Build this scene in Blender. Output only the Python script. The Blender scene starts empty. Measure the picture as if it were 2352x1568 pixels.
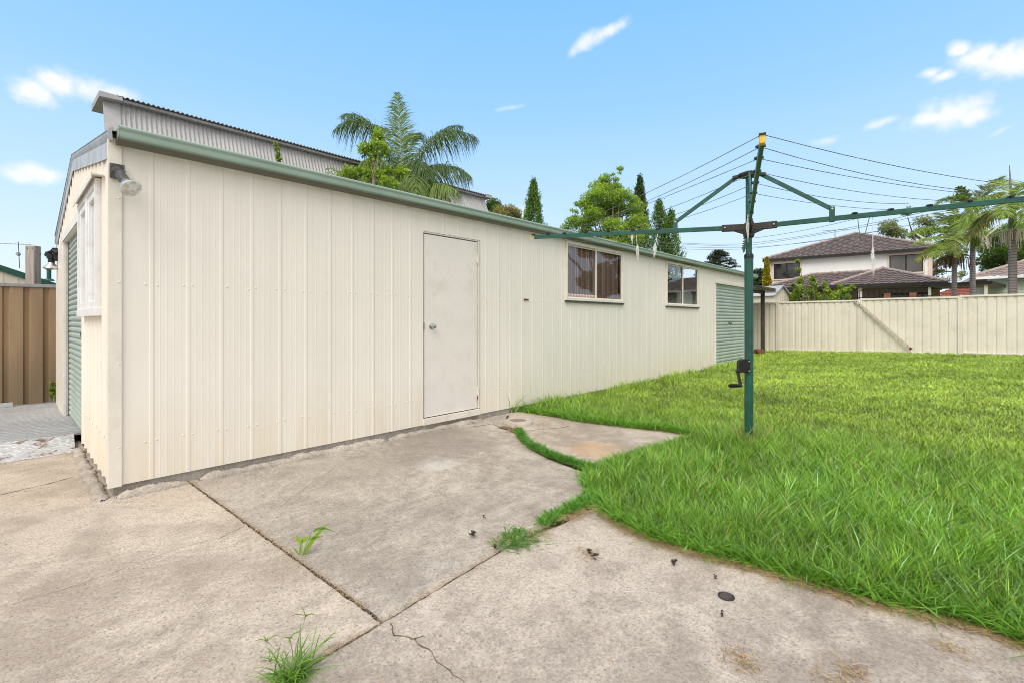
import bpy, bmesh, math, random
import numpy as np
from mathutils import Vector, noise as mnoise

random.seed(7)
rng = np.random.default_rng(11)
R = math.radians
scene = bpy.context.scene
col = scene.collection

# ---------------------------------------------------------------- frame
# world: x runs along the long wall of the garage, y into the garage, z up; origin at the near corner.
CAM = np.array([-0.491, -4.150, 1.19])
RT = np.array([0.6811, -0.7322, 0.0])
FW = np.array([0.7322, 0.6811, 0.0])
FPX, CX, HY = 1084.0, 1176.0, 736.0

def pt(px, py, Y):
    """surveyed sight line at forward distance Y -> world point"""
    X = (px - CX) / FPX * Y
    p = CAM + X * RT + Y * FW
    return np.array([p[0], p[1], 1.19 - (py - HY) / FPX * Y])

def gp(px, py, z=0.0):
    Y = (1.19 - z) * FPX / (py - HY)
    p = pt(px, py, Y)
    p[2] = z
    return p

def V(*a):
    return np.array(a, float)

def unit(v):
    v = np.asarray(v, float)
    return v / (np.linalg.norm(v) + 1e-12)

# ---------------------------------------------------------------- objects
def tag(o, label=None, cat=None, group=None, kind=None):
    if label: o['label'] = label
    if cat: o['category'] = cat
    if group: o['group'] = group
    if kind: o['kind'] = kind
    return o

def thing(name, loc, label, cat, group=None):
    o = bpy.data.objects.new(name, None)
    o.empty_display_size = 0.2
    col.objects.link(o)
    o.location = Vector([float(c) for c in loc])
    return tag(o, label, cat, group)

def wloc(o):
    p = np.zeros(3)
    while o is not None:
        p += np.array(o.location)
        o = o.parent
    return p

class MB:
    def __init__(s):
        s.v = []; s.f = []; s.m = []
    def add(s, vs, fs, mi=0):
        n = len(s.v)
        s.v.extend([tuple(float(c) for c in p) for p in vs])
        s.f.extend([tuple(i + n for i in f) for f in fs])
        s.m.extend([mi] * len(fs))
        return s
    def quad(s, a, b, c, d, mi=0):
        return s.add([a, b, c, d], [(0, 1, 2, 3)], mi)
    def box(s, lo, hi, mi=0):
        x0, y0, z0 = lo; x1, y1, z1 = hi
        vs = [(x0,y0,z0),(x1,y0,z0),(x1,y1,z0),(x0,y1,z0),(x0,y0,z1),(x1,y0,z1),(x1,y1,z1),(x0,y1,z1)]
        return s.add(vs, [(3,2,1,0),(4,5,6,7),(0,1,5,4),(1,2,6,5),(2,3,7,6),(3,0,4,7)], mi)
    def obox(s, c, ax, ay, az, h, mi=0):
        c = np.asarray(c, float); ax = unit(ax)*h[0]; ay = unit(ay)*h[1]; az = unit(az)*h[2]
        vs = [c+sx*ax+sy*ay+sz*az for sz in (-1,1) for sx, sy in ((-1,-1),(1,-1),(1,1),(-1,1))]
        return s.add(vs, [(3,2,1,0),(4,5,6,7),(0,1,5,4),(1,2,6,5),(2,3,7,6),(3,0,4,7)], mi)
    def bar(s, p, q, w, d, up=(0,0,1), mi=0):
        """rectangular bar from p to q; w = size along up, d = size across"""
        p = np.asarray(p, float); q = np.asarray(q, float)
        a = unit(q-p); sd = unit(np.cross(a, up)); u = np.cross(sd, a)
        return s.obox((p+q)/2, a, sd, u, (np.linalg.norm(q-p)/2, d/2, w/2), mi)
    def tube(s, pts, r, n=8, mi=0, cap=True):
        pts = [np.asarray(p, float) for p in pts]
        rs = r if hasattr(r, '__len__') else [r]*len(pts)
        rings = []; vs = []; fs = []
        a = unit(pts[1]-pts[0])
        ref = V(0,0,1) if abs(a[2]) < .9 else V(1,0,0)
        u = unit(np.cross(a, ref))
        for i, p in enumerate(pts):
            if i == 0: a = unit(pts[1]-pts[0])
            elif i == len(pts)-1: a = unit(pts[-1]-pts[-2])
            else: a = unit(unit(pts[i+1]-p)+unit(p-pts[i-1]))
            u = unit(u - a*np.dot(u, a)); w = np.cross(a, u)
            for k in range(n):
                t = 2*math.pi*k/n
                vs.append(p+rs[i]*(math.cos(t)*u+math.sin(t)*w))
        for i in range(len(pts)-1):
            for k in range(n):
                fs.append((i*n+k, i*n+(k+1)%n, (i+1)*n+(k+1)%n, (i+1)*n+k))
        if cap:
            fs.append(tuple(range(n-1,-1,-1))); fs.append(tuple((len(pts)-1)*n+k for k in range(n)))
        return s.add(vs, fs, mi)
    def lathe(s, o, axis, prof, n=24, mi=0):
        """prof: (distance along axis, radius)"""
        o = np.asarray(o, float); a = unit(axis)
        ref = V(0,0,1) if abs(a[2]) < .9 else V(1,0,0)
        u = unit(np.cross(a, ref)); w = np.cross(a, u)
        vs = []; fs = []
        for h, r in prof:
            for k in range(n):
                t = 2*math.pi*k/n
                vs.append(o+a*h+max(r,1e-4)*(math.cos(t)*u+math.sin(t)*w))
        for i in range(len(prof)-1):
            for k in range(n):
                fs.append((i*n+k, i*n+(k+1)%n, (i+1)*n+(k+1)%n, (i+1)*n+k))
        fs.append(tuple(range(n-1,-1,-1))); fs.append(tuple((len(prof)-1)*n+k for k in range(n)))
        return s.add(vs, fs, mi)
    def extrude(s, prof, o, ux, uy, along, mi=0, cap=True, closed=True):
        """2-D profile in axes ux, uy swept along a vector"""
        o = np.asarray(o,float); ux=np.asarray(ux,float); uy=np.asarray(uy,float); al=np.asarray(along,float)
        n = len(prof)
        a = [o+p[0]*ux+p[1]*uy for p in prof]; b = [p+al for p in a]
        fs = [(k,(k+1)%n,n+(k+1)%n,n+k) for k in range(n if closed else n-1)]
        if cap and closed: fs += [tuple(range(n-1,-1,-1)), tuple(range(n,2*n))]
        return s.add(a+b, fs, mi)
    def build(s, name, mats, parent=None, smooth=False, bevel=0, angle=35):
        me = bpy.data.meshes.new(name)
        vs = np.array(s.v, float).reshape(-1,3)
        if parent is not None: vs = vs - wloc(parent)
        me.from_pydata(vs.tolist(), [], s.f)
        if not isinstance(mats, (list, tuple)): mats = [mats]
        for m in mats: me.materials.append(m)
        if len(mats) > 1: me.polygons.foreach_set('material_index', s.m)
        me.polygons.foreach_set('use_smooth', [bool(smooth)]*len(me.polygons))
        bm = bmesh.new(); bm.from_mesh(me)
        bmesh.ops.recalc_face_normals(bm, faces=bm.faces); bm.to_mesh(me); bm.free()
        if smooth:
            me.set_sharp_from_angle(angle=R(angle))
        me.update()
        o = bpy.data.objects.new(name, me); col.objects.link(o)
        if parent is not None: o.parent = parent
        if bevel:
            b = o.modifiers.new('bevel', 'BEVEL'); b.width = bevel; b.segments = 2; b.limit_method = 'ANGLE'; b.angle_limit = R(40)
        return o

def np_mesh(name, verts, faces_sizes, faces_idx, colors, mat, parent=None, smooth=True):
    """fast mesh: verts (n,3), flat face loops, per-vertex colours"""
    me = bpy.data.meshes.new(name)
    if parent is not None: verts = verts - wloc(parent)
    me.vertices.add(len(verts)); me.vertices.foreach_set('co', verts.astype(np.float32).ravel())
    me.loops.add(len(faces_idx)); me.loops.foreach_set('vertex_index', faces_idx.astype(np.int32))
    me.polygons.add(len(faces_sizes))
    starts = np.concatenate([[0], np.cumsum(faces_sizes)[:-1]])
    me.polygons.foreach_set('loop_start', starts.astype(np.int32))
    me.polygons.foreach_set('loop_total', faces_sizes.astype(np.int32))
    me.update(calc_edges=True)
    me.polygons.foreach_set('use_smooth', np.full(len(faces_sizes), smooth))
    ca = me.color_attributes.new('Col', 'FLOAT_COLOR', 'POINT')
    rgba = np.ones((len(verts), 4), np.float32); rgba[:, :3] = colors
    ca.data.foreach_set('color', rgba.ravel())
    me.materials.append(mat)
    o = bpy.data.objects.new(name, me); col.objects.link(o)
    if parent is not None: o.parent = parent
    return o

def nrm(a):
    return a / (np.linalg.norm(a, axis=1, keepdims=True) + 1e-9)

class Blades:
    """many curved tapering strips (grass, palm leaflets, long leaves) in one mesh"""
    def __init__(s): s.p = []; s.c = []; s.sizes = []; s.idx = []; s.n = 0
    def add(s, base, d0, side, bend, L, W, color, segs=3, shape=(1.0, .95, .7), tipdark=1.0):
        base = np.atleast_2d(base); N = len(base)
        d0 = np.broadcast_to(d0, (N,3)); side = np.broadcast_to(side, (N,3)); bend = np.broadcast_to(bend, (N,3))
        L = np.broadcast_to(L, (N,)); W = np.broadcast_to(W, (N,)); color = np.broadcast_to(color, (N,3))
        nv = 2*segs+1
        P = np.zeros((N, nv, 3)); Cc = np.zeros((N, nv, 3))
        for k in range(segs+1):
            t = k/segs
            c = base + L[:,None]*(t*d0 + t*t*bend)
            cc = color*(1+(tipdark-1)*t)
            if k < segs:
                w = (W*shape[min(k, len(shape)-1)]*.5)[:,None]
                P[:,2*k] = c-side*w; P[:,2*k+1] = c+side*w
                Cc[:,2*k] = cc; Cc[:,2*k+1] = cc
            else:
                P[:,2*k] = c; Cc[:,2*k] = cc
        off = s.n + np.arange(N)[:,None]*nv
        fl = []
        for k in range(segs-1):
            fl.append(np.stack([off[:,0]+2*k, off[:,0]+2*k+1, off[:,0]+2*k+3, off[:,0]+2*k+2],1))
        quads = np.concatenate(fl).ravel() if fl else np.zeros(0,int)
        k = segs-1
        tris = np.stack([off[:,0]+2*k, off[:,0]+2*k+1, off[:,0]+2*k+2],1).ravel()
        s.p.append(P.reshape(-1,3)); s.c.append(Cc.reshape(-1,3))
        s.sizes.append(np.full(len(quads)//4, 4)); s.idx.append(quads)
        s.sizes.append(np.full(N, 3)); s.idx.append(tris)
        s.n += N*nv
        return s
    def leaves(s, pos, axis, side, L, W, color):
        """flat rhombus leaves"""
        N = len(pos); L = np.broadcast_to(L,(N,))[:,None]; W = np.broadcast_to(W,(N,))[:,None]
        color = np.broadcast_to(color,(N,3))
        P = np.stack([pos-axis*L*.5, pos+side*W*.5-axis*L*.05, pos+axis*L*.5, pos-side*W*.5-axis*L*.05],1)
        off = s.n+np.arange(N)*4
        s.idx.append(np.stack([off,off+1,off+2,off+3],1).ravel()); s.sizes.append(np.full(N,4))
        s.p.append(P.reshape(-1,3)); s.c.append(np.repeat(color,4,0)); s.n += N*4
        return s
    def build(s, name, mat, parent=None):
        return np_mesh(name, np.concatenate(s.p), np.concatenate(s.sizes), np.concatenate(s.idx), np.concatenate(s.c), mat, parent)

# ---------------------------------------------------------------- materials
def lin(r, g, b):
    return tuple(((c/255)/12.92 if c/255 <= .04045 else ((c/255+.055)/1.055)**2.4) for c in (r,g,b))

class NT:
    def __init__(s, name):
        s.m = bpy.data.materials.new(name); s.m.use_nodes = True
        s.t = s.m.node_tree; s.t.nodes.clear()
        s.out = s.n('ShaderNodeOutputMaterial')
    def n(s, typ, **kw):
        nd = s.t.nodes.new(typ)
        for k, v in kw.items():
            if k in nd.inputs: nd.inputs[k].default_value = v
            else: setattr(nd, k, v)
        return nd
    def l(s, a, b): s.t.links.new(a, b)
    def pos(s):
        return s.n('ShaderNodeNewGeometry').outputs['Position']
    def noise(s, scale, detail=4, rough=.55, vec=None, dist=0):
        nd = s.n('ShaderNodeTexNoise'); nd.inputs['Scale'].default_value = scale
        nd.inputs['Detail'].default_value = detail; nd.inputs['Roughness'].default_value = rough
        nd.inputs['Distortion'].default_value = dist
        s.l(vec if vec is not None else s.pos(), nd.inputs['Vector'])
        return nd.outputs['Fac']
    def vscale(s, v, sc):
        nd = s.n('ShaderNodeVectorMath'); nd.operation = 'MULTIPLY'
        s.l(v, nd.inputs[0]); nd.inputs[1].default_value = sc
        return nd.outputs[0]
    def mapr(s, f, a, b, c=0., d=1.):
        nd = s.n('ShaderNodeMapRange'); s.l(f, nd.inputs[0])
        for i, v in enumerate((a,b,c,d)): nd.inputs[i+1].default_value = v
        nd.interpolation_type = 'SMOOTHSTEP'
        return nd.outputs[0]
    def math(s, op, a, b=None):
        nd = s.n('ShaderNodeMath'); nd.operation = op
        for i, x in enumerate((a,b)):
            if x is None: continue
            if isinstance(x, (int,float)): nd.inputs[i].default_value = x
            else: s.l(x, nd.inputs[i])
        return nd.outputs[0]
    def mix(s, f, a, b, mode='MIX'):
        nd = s.n('ShaderNodeMix'); nd.data_type = 'RGBA'; nd.blend_type = mode
        for i, x in ((0,f),(6,a),(7,b)):
            if isinstance(x, (int,float)): nd.inputs[i].default_value = x
            elif isinstance(x, tuple): nd.inputs[i].default_value = (*x[:3],1)
            else: s.l(x, nd.inputs[i])
        return nd.outputs[2]
    def sep(s, v):
        nd = s.n('ShaderNodeSeparateXYZ'); s.l(v, nd.inputs[0]); return nd.outputs
    def bsdf(s, colr, rough=.5, metallic=0., bump=None, bstr=.3, bdist=.01, spec=.5):
        b = s.n('ShaderNodeBsdfPrincipled')
        if isinstance(colr, tuple): b.inputs['Base Color'].default_value = (*colr[:3],1)
        else: s.l(colr, b.inputs['Base Color'])
        if isinstance(rough,(int,float)): b.inputs['Roughness'].default_value = rough
        else: s.l(rough, b.inputs['Roughness'])
        b.inputs['Metallic'].default_value = metallic
        b.inputs['Specular IOR Level'].default_value = spec
        if bump is not None:
            bn = s.n('ShaderNodeBump'); bn.inputs['Strength'].default_value = bstr; bn.inputs['Distance'].default_value = bdist
            s.l(bump, bn.inputs['Height']); s.l(bn.outputs[0], b.inputs['Normal'])
        s.l(b.outputs[0], s.out.inputs[0])
        return b

def paint(name, c, rough=.5, var=.12, scale=2.5, dirt=None, dirt_amt=.0, metallic=0., bump=0., bscale=60, spec=.4):
    t = NT(name)
    f = t.noise(scale, 5); g = t.noise(scale*14, 3)
    k = t.math('ADD', t.math('MULTIPLY', f, .7), t.math('MULTIPLY', g, .3))
    a = tuple(x*(1-var) for x in c); b = tuple(min(1,x*(1+var)) for x in c)
    cc = t.mix(t.mapr(k,.3,.7), a, b)
    if dirt is not None:
        cc = t.mix(t.math('MULTIPLY', t.mapr(t.noise(scale*2.3,6,.65),.48,.72), dirt_amt), cc, dirt)
    t.bsdf(cc, rough, metallic, t.noise(bscale,4) if bump else None, bump, spec=spec)
    return t.m

def foliage(name, trans=.35, rough=.5, sat=1.0):
    t = NT(name)
    at = t.n('ShaderNodeAttribute'); at.attribute_name = 'Col'
    c = at.outputs['Color']
    b = t.n('ShaderNodeBsdfPrincipled'); t.l(c, b.inputs['Base Color']); b.inputs['Roughness'].default_value = rough
    b.inputs['Specular IOR Level'].default_value = .5
    tr = t.n('ShaderNodeBsdfTranslucent')
    t.l(t.mix(1.0, c, (1.25,1.2,.55), 'MULTIPLY'), tr.inputs[0])
    ms = t.n('ShaderNodeMixShader'); ms.inputs[0].default_value = trans
    t.l(b.outputs[0], ms.inputs[1]); t.l(tr.outputs[0], ms.inputs[2]); t.l(ms.outputs[0], t.out.inputs[0])
    return t.m

def make_wall_mat(name, c):
    t = NT(name)
    p = t.pos(); x, y, z = t.sep(p)
    st = t.noise(1.0, 5, .6, t.vscale(p,(7.,7.,.35)))
    big = t.noise(.8, 4)
    k = t.math('ADD', t.math('MULTIPLY', st, .55), t.math('MULTIPLY', big, .45))
    cc = t.mix(t.mapr(k,.32,.68), tuple(v*.95 for v in c), tuple(v*1.03 for v in c))
    # yellowed, splashed foot of the sheets and faint rain streaks
    foot = t.math('MULTIPLY', t.mapr(z,.75,.05), t.mapr(t.noise(1.,5,.6,t.vscale(p,(9.,9.,.8))),.25,.7))
    cc = t.mix(t.math('MULTIPLY', foot, .55), cc, (c[0]*.86,c[1]*.78,c[2]*.60))
    head = t.math('MULTIPLY', t.mapr(z,1.9,2.42), t.mapr(t.noise(1.,4,.6,t.vscale(p,(14.,14.,1.2))),.35,.75))
    cc = t.mix(t.math('MULTIPLY', head, .25), cc, (c[0]*.82,c[1]*.76,c[2]*.66))
    spk = t.mapr(t.noise(38,2,.5),.70,.78)
    cc = t.mix(t.math('MULTIPLY', spk, .18), cc, (.35,.28,.2))
    lap = t.math('FRACT', t.math('DIVIDE', x, .8760))
    cc = t.mix(t.math('MULTIPLY', t.math('MULTIPLY', t.mapr(lap,.262,.264), t.mapr(lap,.2695,.2675)), .3), cc, (.30,.26,.20))
    t.bsdf(cc, .42, bump=t.noise(1.6,3), bstr=.22, bdist=.02, spec=.35)
    return t.m

def make_concrete(name, tint=(1,1,1), dark=1.0, stains=()):
    t = NT(name)
    p = t.pos()
    def T(*c): return tuple(v*w*dark for v, w in zip(c, tint))
    big = t.noise(.9, 6, .66); mid = t.noise(3.3, 6, .72); fine = t.noise(75, 3, .8)
    k = t.math('ADD', t.math('MULTIPLY', big, .55), t.math('MULTIPLY', mid, .45))
    cc = t.mix(t.mapr(k,.40,.60), T(.395,.34,.282), T(.66,.585,.49))
    cc = t.mix(t.math('MULTIPLY', t.mapr(t.noise(1.7,8,.78),.48,.68), .62), cc, T(.25,.21,.18))
    # pale worn patches
    pw = t.math('MULTIPLY', t.mapr(t.noise(1.15,6,.75),.58,.72), .5)
    cc = t.mix(pw, cc, T(.66,.60,.53))
    # ochre stains of dry grass
    oc = t.math('MULTIPLY', t.mapr(t.noise(1.9,6,.7,t.vscale(p,(1.3,1.,1.))),.66,.76), .35)
    cc = t.mix(oc, cc, T(.50,.33,.18))
    cc = t.mix(t.mapr(fine,.40,.60), t.mix(.30, cc, T(.15,.12,.10)), cc)
    cc = t.mix(t.math('MULTIPLY', t.mapr(t.noise(26,4,.8),.52,.66), .35), cc, T(.20,.165,.14))
    for (sx_,sy_,sr_,sc_,am_) in stains:
        dn = t.n('ShaderNodeVectorMath'); dn.operation = 'DISTANCE'; t.l(p, dn.inputs[0]); dn.inputs[1].default_value = (sx_,sy_,0.)
        dd_ = t.math('ADD', t.math('DIVIDE', dn.outputs['Value'], sr_), t.math('MULTIPLY', t.math('SUBTRACT', t.noise(7,5,.65), .5), 2.2))
        cc = t.mix(t.math('MULTIPLY', t.mapr(dd_, 1.15, .45), am_), cc, sc_)
    # exposed aggregate
    vo = t.n('ShaderNodeTexVoronoi'); vo.inputs['Scale'].default_value = 62; t.l(t.vscale(p,(1.,1.,.2)), vo.inputs['Vector'])
    sx = t.sep(vo.outputs['Color'])
    stone = t.math('MULTIPLY', t.mapr(vo.outputs['Distance'],.40,.28), t.mapr(sx[0],.60,.64))
    sc = t.mix(t.mapr(sx[1],.25,.3), T(.15,.15,.16), t.mix(t.mapr(sx[1],.62,.66), T(.30,.25,.22), t.mix(t.mapr(sx[1],.84,.86), T(.50,.45,.40), T(.45,.28,.17))))
    cc = t.mix(t.math('MULTIPLY', stone, .5), cc, sc)
    # dark grit
    v2 = t.n('ShaderNodeTexVoronoi'); v2.inputs['Scale'].default_value = 130; t.l(p, v2.inputs['Vector'])
    s2 = t.sep(v2.outputs['Color'])
    cc = t.mix(t.math('MULTIPLY', t.math('MULTIPLY', t.mapr(v2.outputs['Distance'],.45,.3), t.mapr(s2[0],.74,.76)), .45), cc, T(.14,.11,.095))
    h = t.math('ADD', t.math('MULTIPLY', fine, .6), t.math('MULTIPLY', t.mapr(vo.outputs['Distance'],.5,.1), .5))
    t.bsdf(cc, .92, bump=h, bstr=.35, bdist=.004, spec=.2)
    return t.m

M = {}
M['wall'] = make_wall_mat('cream_sheet', (.85,.80,.725))
M['trim'] = paint('cream_trim', (.80,.745,.655), .42, .05, 2, (.4,.33,.25), .25)
M['door'] = paint('cream_door', (.80,.75,.70), .5, .04, 1.5, (.55,.48,.40), .35, bump=.04, bscale=8)
M['fence'] = paint('cream_fence', (.76,.71,.61), .5, .06, 1.2, (.58,.53,.43), .4)
M['zinc'] = paint('weathered_zinc', (.47,.48,.49), .5, .14, 4, (.24,.23,.21), .55, .25)
M['darkmetal'] = paint('dark_sill', (.06,.06,.062), .5, .2, 5)
M['barge'] = paint('weathered_barge', (.36,.36,.355), .5, .16, 5, (.20,.19,.17), .6, .25)
M['zincdark'] = paint('grey_flashing', (.36,.36,.36), .5, .18, 5, (.16,.15,.13), .6, .2)
M['oldgrey'] = paint('grey_corrugated', (.42,.41,.41), .55, .12, 1.3, (.26,.24,.22), .45, .1)
M['green_pole'] = paint('green_enamel', (.012,.085,.062), .38, .25, 6, (.06,.14,.11), .45, spec=.45)
M['rollgreen'] = paint('eucalypt_roller', (.39,.47,.42), .42, .08, 2, (.26,.33,.28), .4)
M['black'] = paint('black_plastic', (.012,.012,.013), .42, .2, 8)
M['blackiron'] = paint('cast_iron', (.035,.032,.03), .55, .3, 20, (.12,.07,.04), .4)
M['darkfascia'] = paint('dark_fascia', (.018,.018,.019), .5, .2, 2)
M['white'] = paint('white_paint', (.80,.80,.80), .45, .05, 4, (.5,.47,.42), .35)
M['whitewall'] = paint('white_render', (.86,.85,.83), .7, .03, 1.5)
M['pink'] = paint('pale_pink_trim', (.72,.58,.50), .6, .05, 2)
M['greenboard'] = paint('pale_green_boards', (.60,.70,.58), .6, .04, 2)
M['rag'] = paint('frayed_cotton', (.78,.78,.76), .9, .06, 30)
M['line'] = paint('coated_wire', (.10,.11,.10), .5, .5, 5, (.55,.54,.5), .8)
M['yellow'] = paint('yellow_plastic', (.75,.48,.03), .4, .15, 30, (.35,.15,.02), .5)
M['rusty'] = paint('rusty_steel', (.16,.06,.03), .8, .4, 40)
M['steel'] = paint('galvanised_bolt', (.55,.56,.57), .35, .1, 30, metallic=.7)
M['chrome'] = paint('satin_chrome', (.6,.6,.58), .25, .06, 30, metallic=.9)
M['barkgrey'] = paint('grey_bark', (.22,.18,.15), .9, .3, 6, (.10,.08,.06), .6, bump=.4, bscale=25)
M['darkwood'] = paint('weathered_dark_timber', (.085,.07,.06), .9, .35, 8, bump=.3, bscale=30)
M['interior'] = paint('dim_interior', (.10,.09,.085), .9, .2, 2)
M['tan'] = paint('tan_soffit', (.40,.32,.22), .8, .08, 2)
M['lamp_grey'] = paint('grey_lampholder', (.07,.07,.07), .6, .3, 25, (.25,.25,.24), .4)
M['dish'] = paint('grey_dish', (.38,.38,.38), .5, .06, 5)
M['concrete'] = make_concrete('patio_concrete', (1.02,.985,.955))
M['concrete_door'] = make_concrete('door_slab_concrete', (.98,.98,.98), .90, [(1.97,-1.04,.20,(.62,.60,.56),.5),(2.5,-.45,.75,(.25,.21,.18),.5),(1.5,-.6,.6,(.28,.24,.20),.4)])
M['concrete_front'] = make_concrete('front_slab_concrete', (1.0,.975,.965), .93)
M['concrete_b'] = make_concrete('patch_concrete', (1.0,.97,.94), .93, [(3.25,-1.76,.34,(.52,.34,.20),.65),(3.45,-2.05,.30,(.28,.24,.21),.5)])
M['mortar'] = make_concrete('mortar', (.97,.98,1.0), .95)
M['slabedge'] = make_concrete('slab_edge', (.92,.95,1.0), .9)
M['leaf'] = foliage('leaf', .35)
M['grass'] = foliage('grass_blade', .30, .5)
M['dry'] = foliage('dry_leaf', .15, .8)

def mk_gutter():
    t = NT('green_gutter'); p = t.pos(); x,y,z = t.sep(p)
    c = t.mix(t.mapr(t.noise(2.,5),.3,.7), (.30,.41,.35), (.36,.47,.405))
    nz = t.sep(t.n('ShaderNodeNewGeometry').outputs['Normal'])[2]
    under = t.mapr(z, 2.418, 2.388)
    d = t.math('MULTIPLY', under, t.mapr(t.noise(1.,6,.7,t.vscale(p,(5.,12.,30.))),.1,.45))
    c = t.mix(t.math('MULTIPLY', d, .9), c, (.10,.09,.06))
    t.bsdf(c, .42, bump=t.noise(8,3), bstr=.05, spec=.4)
    return t.m
M['gutter'] = mk_gutter()

def mk_timber(name, a, b):
    t = NT(name); p = t.pos()
    g = t.noise(1., 6, .65, t.vscale(p,(28.,28.,1.6)), .6)
    c = t.mix(t.mapr(g,.3,.7), a, b)
    vo = t.n('ShaderNodeTexVoronoi'); vo.inputs['Scale'].default_value = 4; t.l(p, vo.inputs['Vector'])
    c = t.mix(t.mapr(vo.outputs['Distance'],.12,.05), c, (.08,.05,.035))
    t.bsdf(c, .85, bump=g, bstr=.3, spec=.2)
    return t.m
M['timber'] = mk_timber('grey_timber', (.26,.22,.20), (.50,.44,.40))
M['brace'] = mk_timber('pale_brace', (.40,.36,.30), (.68,.62,.52))

def mk_brownfence():
    t = NT('brown_fence'); p = t.pos(); x,y,z = t.sep(p)
    c = t.mix(t.mapr(t.noise(1.,5,.6,t.vscale(p,(10.,10.,.8))),.3,.7), (.30,.205,.12), (.40,.28,.17))
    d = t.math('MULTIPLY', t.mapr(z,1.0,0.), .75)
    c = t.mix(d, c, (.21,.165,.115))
    sm = t.math('MULTIPLY', t.mapr(t.noise(5,5,.7),.6,.75), .4)
    c = t.mix(sm, c, (.13,.115,.10))
    t.bsdf(c, .6, spec=.3)
    return t.m
M['brownfence'] = mk_brownfence()

def mk_plate(name, white, rust):
    t = NT(name); p = t.pos()
    w = t.n('ShaderNodeTexVoronoi'); w.inputs['Scale'].default_value = 26; t.l(t.vscale(p,(1.,2.2,1.)), w.inputs['Vector'])
    n1 = t.noise(9,7,.75)
    ck = t.n('ShaderNodeTexChecker'); ck.inputs['Scale'].default_value = 1.; t.l(t.vscale(p,(9.,22.,.0)), ck.inputs['Vector'])
    c = t.mix(t.mapr(w.outputs['Distance'],.15,.5), white, tuple(v*.62 for v in white))
    c = t.mix(t.math('MULTIPLY', ck.outputs['Fac'], .55), c, (.20,.20,.21)) if rust < .3 else c
    c = t.mix(t.mapr(n1, .70-rust*.25, .80-rust*.25), c, t.mix(t.noise(30,4), (.10,.04,.02), (.28,.13,.06)))
    c = t.mix(t.math('MULTIPLY', t.mapr(t.noise(2.2,5),.4,.65), .3), c, (.25,.22,.21))
    t.bsdf(c, .6, bump=t.math('ADD', w.outputs['Distance'], n1), bstr=.6, bdist=.006, spec=.4)
    return t.m
M['plate'] = mk_plate('checker_plate', (.62,.62,.63), .05)
M['apron'] = mk_plate('flaking_plate', (.78,.78,.78), .75)

def mk_glass():
    t = NT('window_glass')
    fr = t.n('ShaderNodeFresnel'); fr.inputs['IOR'].default_value = 1.85
    tr = t.n('ShaderNodeBsdfTransparent'); tr.inputs[0].default_value = (.88,.88,.88,1)
    gl = t.n('ShaderNodeBsdfGlossy'); gl.inputs['Roughness'].default_value = .02
    gl.inputs['Color'].default_value = (.9,.92,.95,1)
    bn = t.n('ShaderNodeBump'); bn.inputs['Strength'].default_value = .012; bn.inputs['Distance'].default_value = .05
    t.l(t.noise(2.5,2), bn.inputs['Height']); t.l(bn.outputs[0], gl.inputs['Normal'])
    ms = t.n('ShaderNodeMixShader'); t.l(fr.outputs[0], ms.inputs[0]); t.l(tr.outputs[0], ms.inputs[1]); t.l(gl.outputs[0], ms.inputs[2])
    t.l(ms.outputs[0], t.out.inputs[0])
    return t.m
M['glass'] = mk_glass()

def mk_darkpane():
    t = NT('dark_pane'); p = t.pos()
    c = t.mix(t.mapr(t.noise(2.5,4),.4,.6), (.03,.03,.032), (.07,.07,.072))
    t.bsdf(c, .06, spec=.7); return t.m
M['pane'] = mk_darkpane()

def mk_blind():
    t = NT('slat_blind'); z = t.sep(t.pos())[2]
    w = t.math('FRACT', t.math('MULTIPLY', z, 16.))
    c = t.mix(t.mapr(w,.2,.5), (.05,.05,.05), (.15,.145,.135))
    t.bsdf(c, .25, spec=.6); return t.m
M['blind'] = mk_blind()

def mk_curtain():
    t = NT('striped_curtain'); p = t.pos(); x,y,z = t.sep(p)
    f = t.math('FRACT', t.math('MULTIPLY', x, 13.0))
    st = t.math('MULTIPLY', t.mapr(f,.0,.04), t.mapr(f,.24,.20))
    base = t.mix(t.noise(60,3), (.50,.32,.26), (.66,.46,.38))
    c = t.mix(t.math('MULTIPLY', st, .95), base, (.95,.92,.88))
    t.bsdf(c, .9, spec=.1); return t.m
M['curtain'] = mk_curtain()

def mk_brick(name, a, b):
    t = NT(name); p = t.pos(); x,y,z = t.sep(p)
    cb = t.n('ShaderNodeCombineXYZ'); t.l(t.math('ADD', x, y), cb.inputs[0]); t.l(z, cb.inputs[1])
    br = t.n('ShaderNodeTexBrick'); br.inputs['Scale'].default_value = 4.3
    br.inputs['Color1'].default_value = (*a,1); br.inputs['Color2'].default_value = (*b,1)
    br.inputs['Mortar'].default_value = (.25,.22,.19,1); br.inputs['Mortar Size'].default_value = .015
    t.l(cb.outputs[0], br.inputs['Vector'])
    t.bsdf(br.outputs[0], .85, spec=.2); return t.m
M['brick'] = mk_brick('brown_brick', (.42,.30,.21), (.54,.40,.29))
M['redbrick'] = mk_brick('red_brick', (.22,.07,.045), (.28,.10,.06))

def mk_tile(name, a, b):
    t = NT(name)
    c = t.mix(t.mapr(t.noise(3.5,5,.7),.3,.7), a, b)
    c = t.mix(t.math('MULTIPLY', t.mapr(t.noise(9,5,.7),.58,.72), .4), c, (.30,.28,.27))
    t.bsdf(c, .7, spec=.3); return t.m
M['tile'] = mk_tile('brown_roof_tile', (.115,.092,.090), (.235,.192,.186))
M['tile_b'] = mk_tile('weathered_roof_tile', (.27,.21,.19), (.42,.35,.32))
M['redroof'] = mk_tile('red_roof_tile', (.30,.09,.06), (.40,.14,.09))

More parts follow.
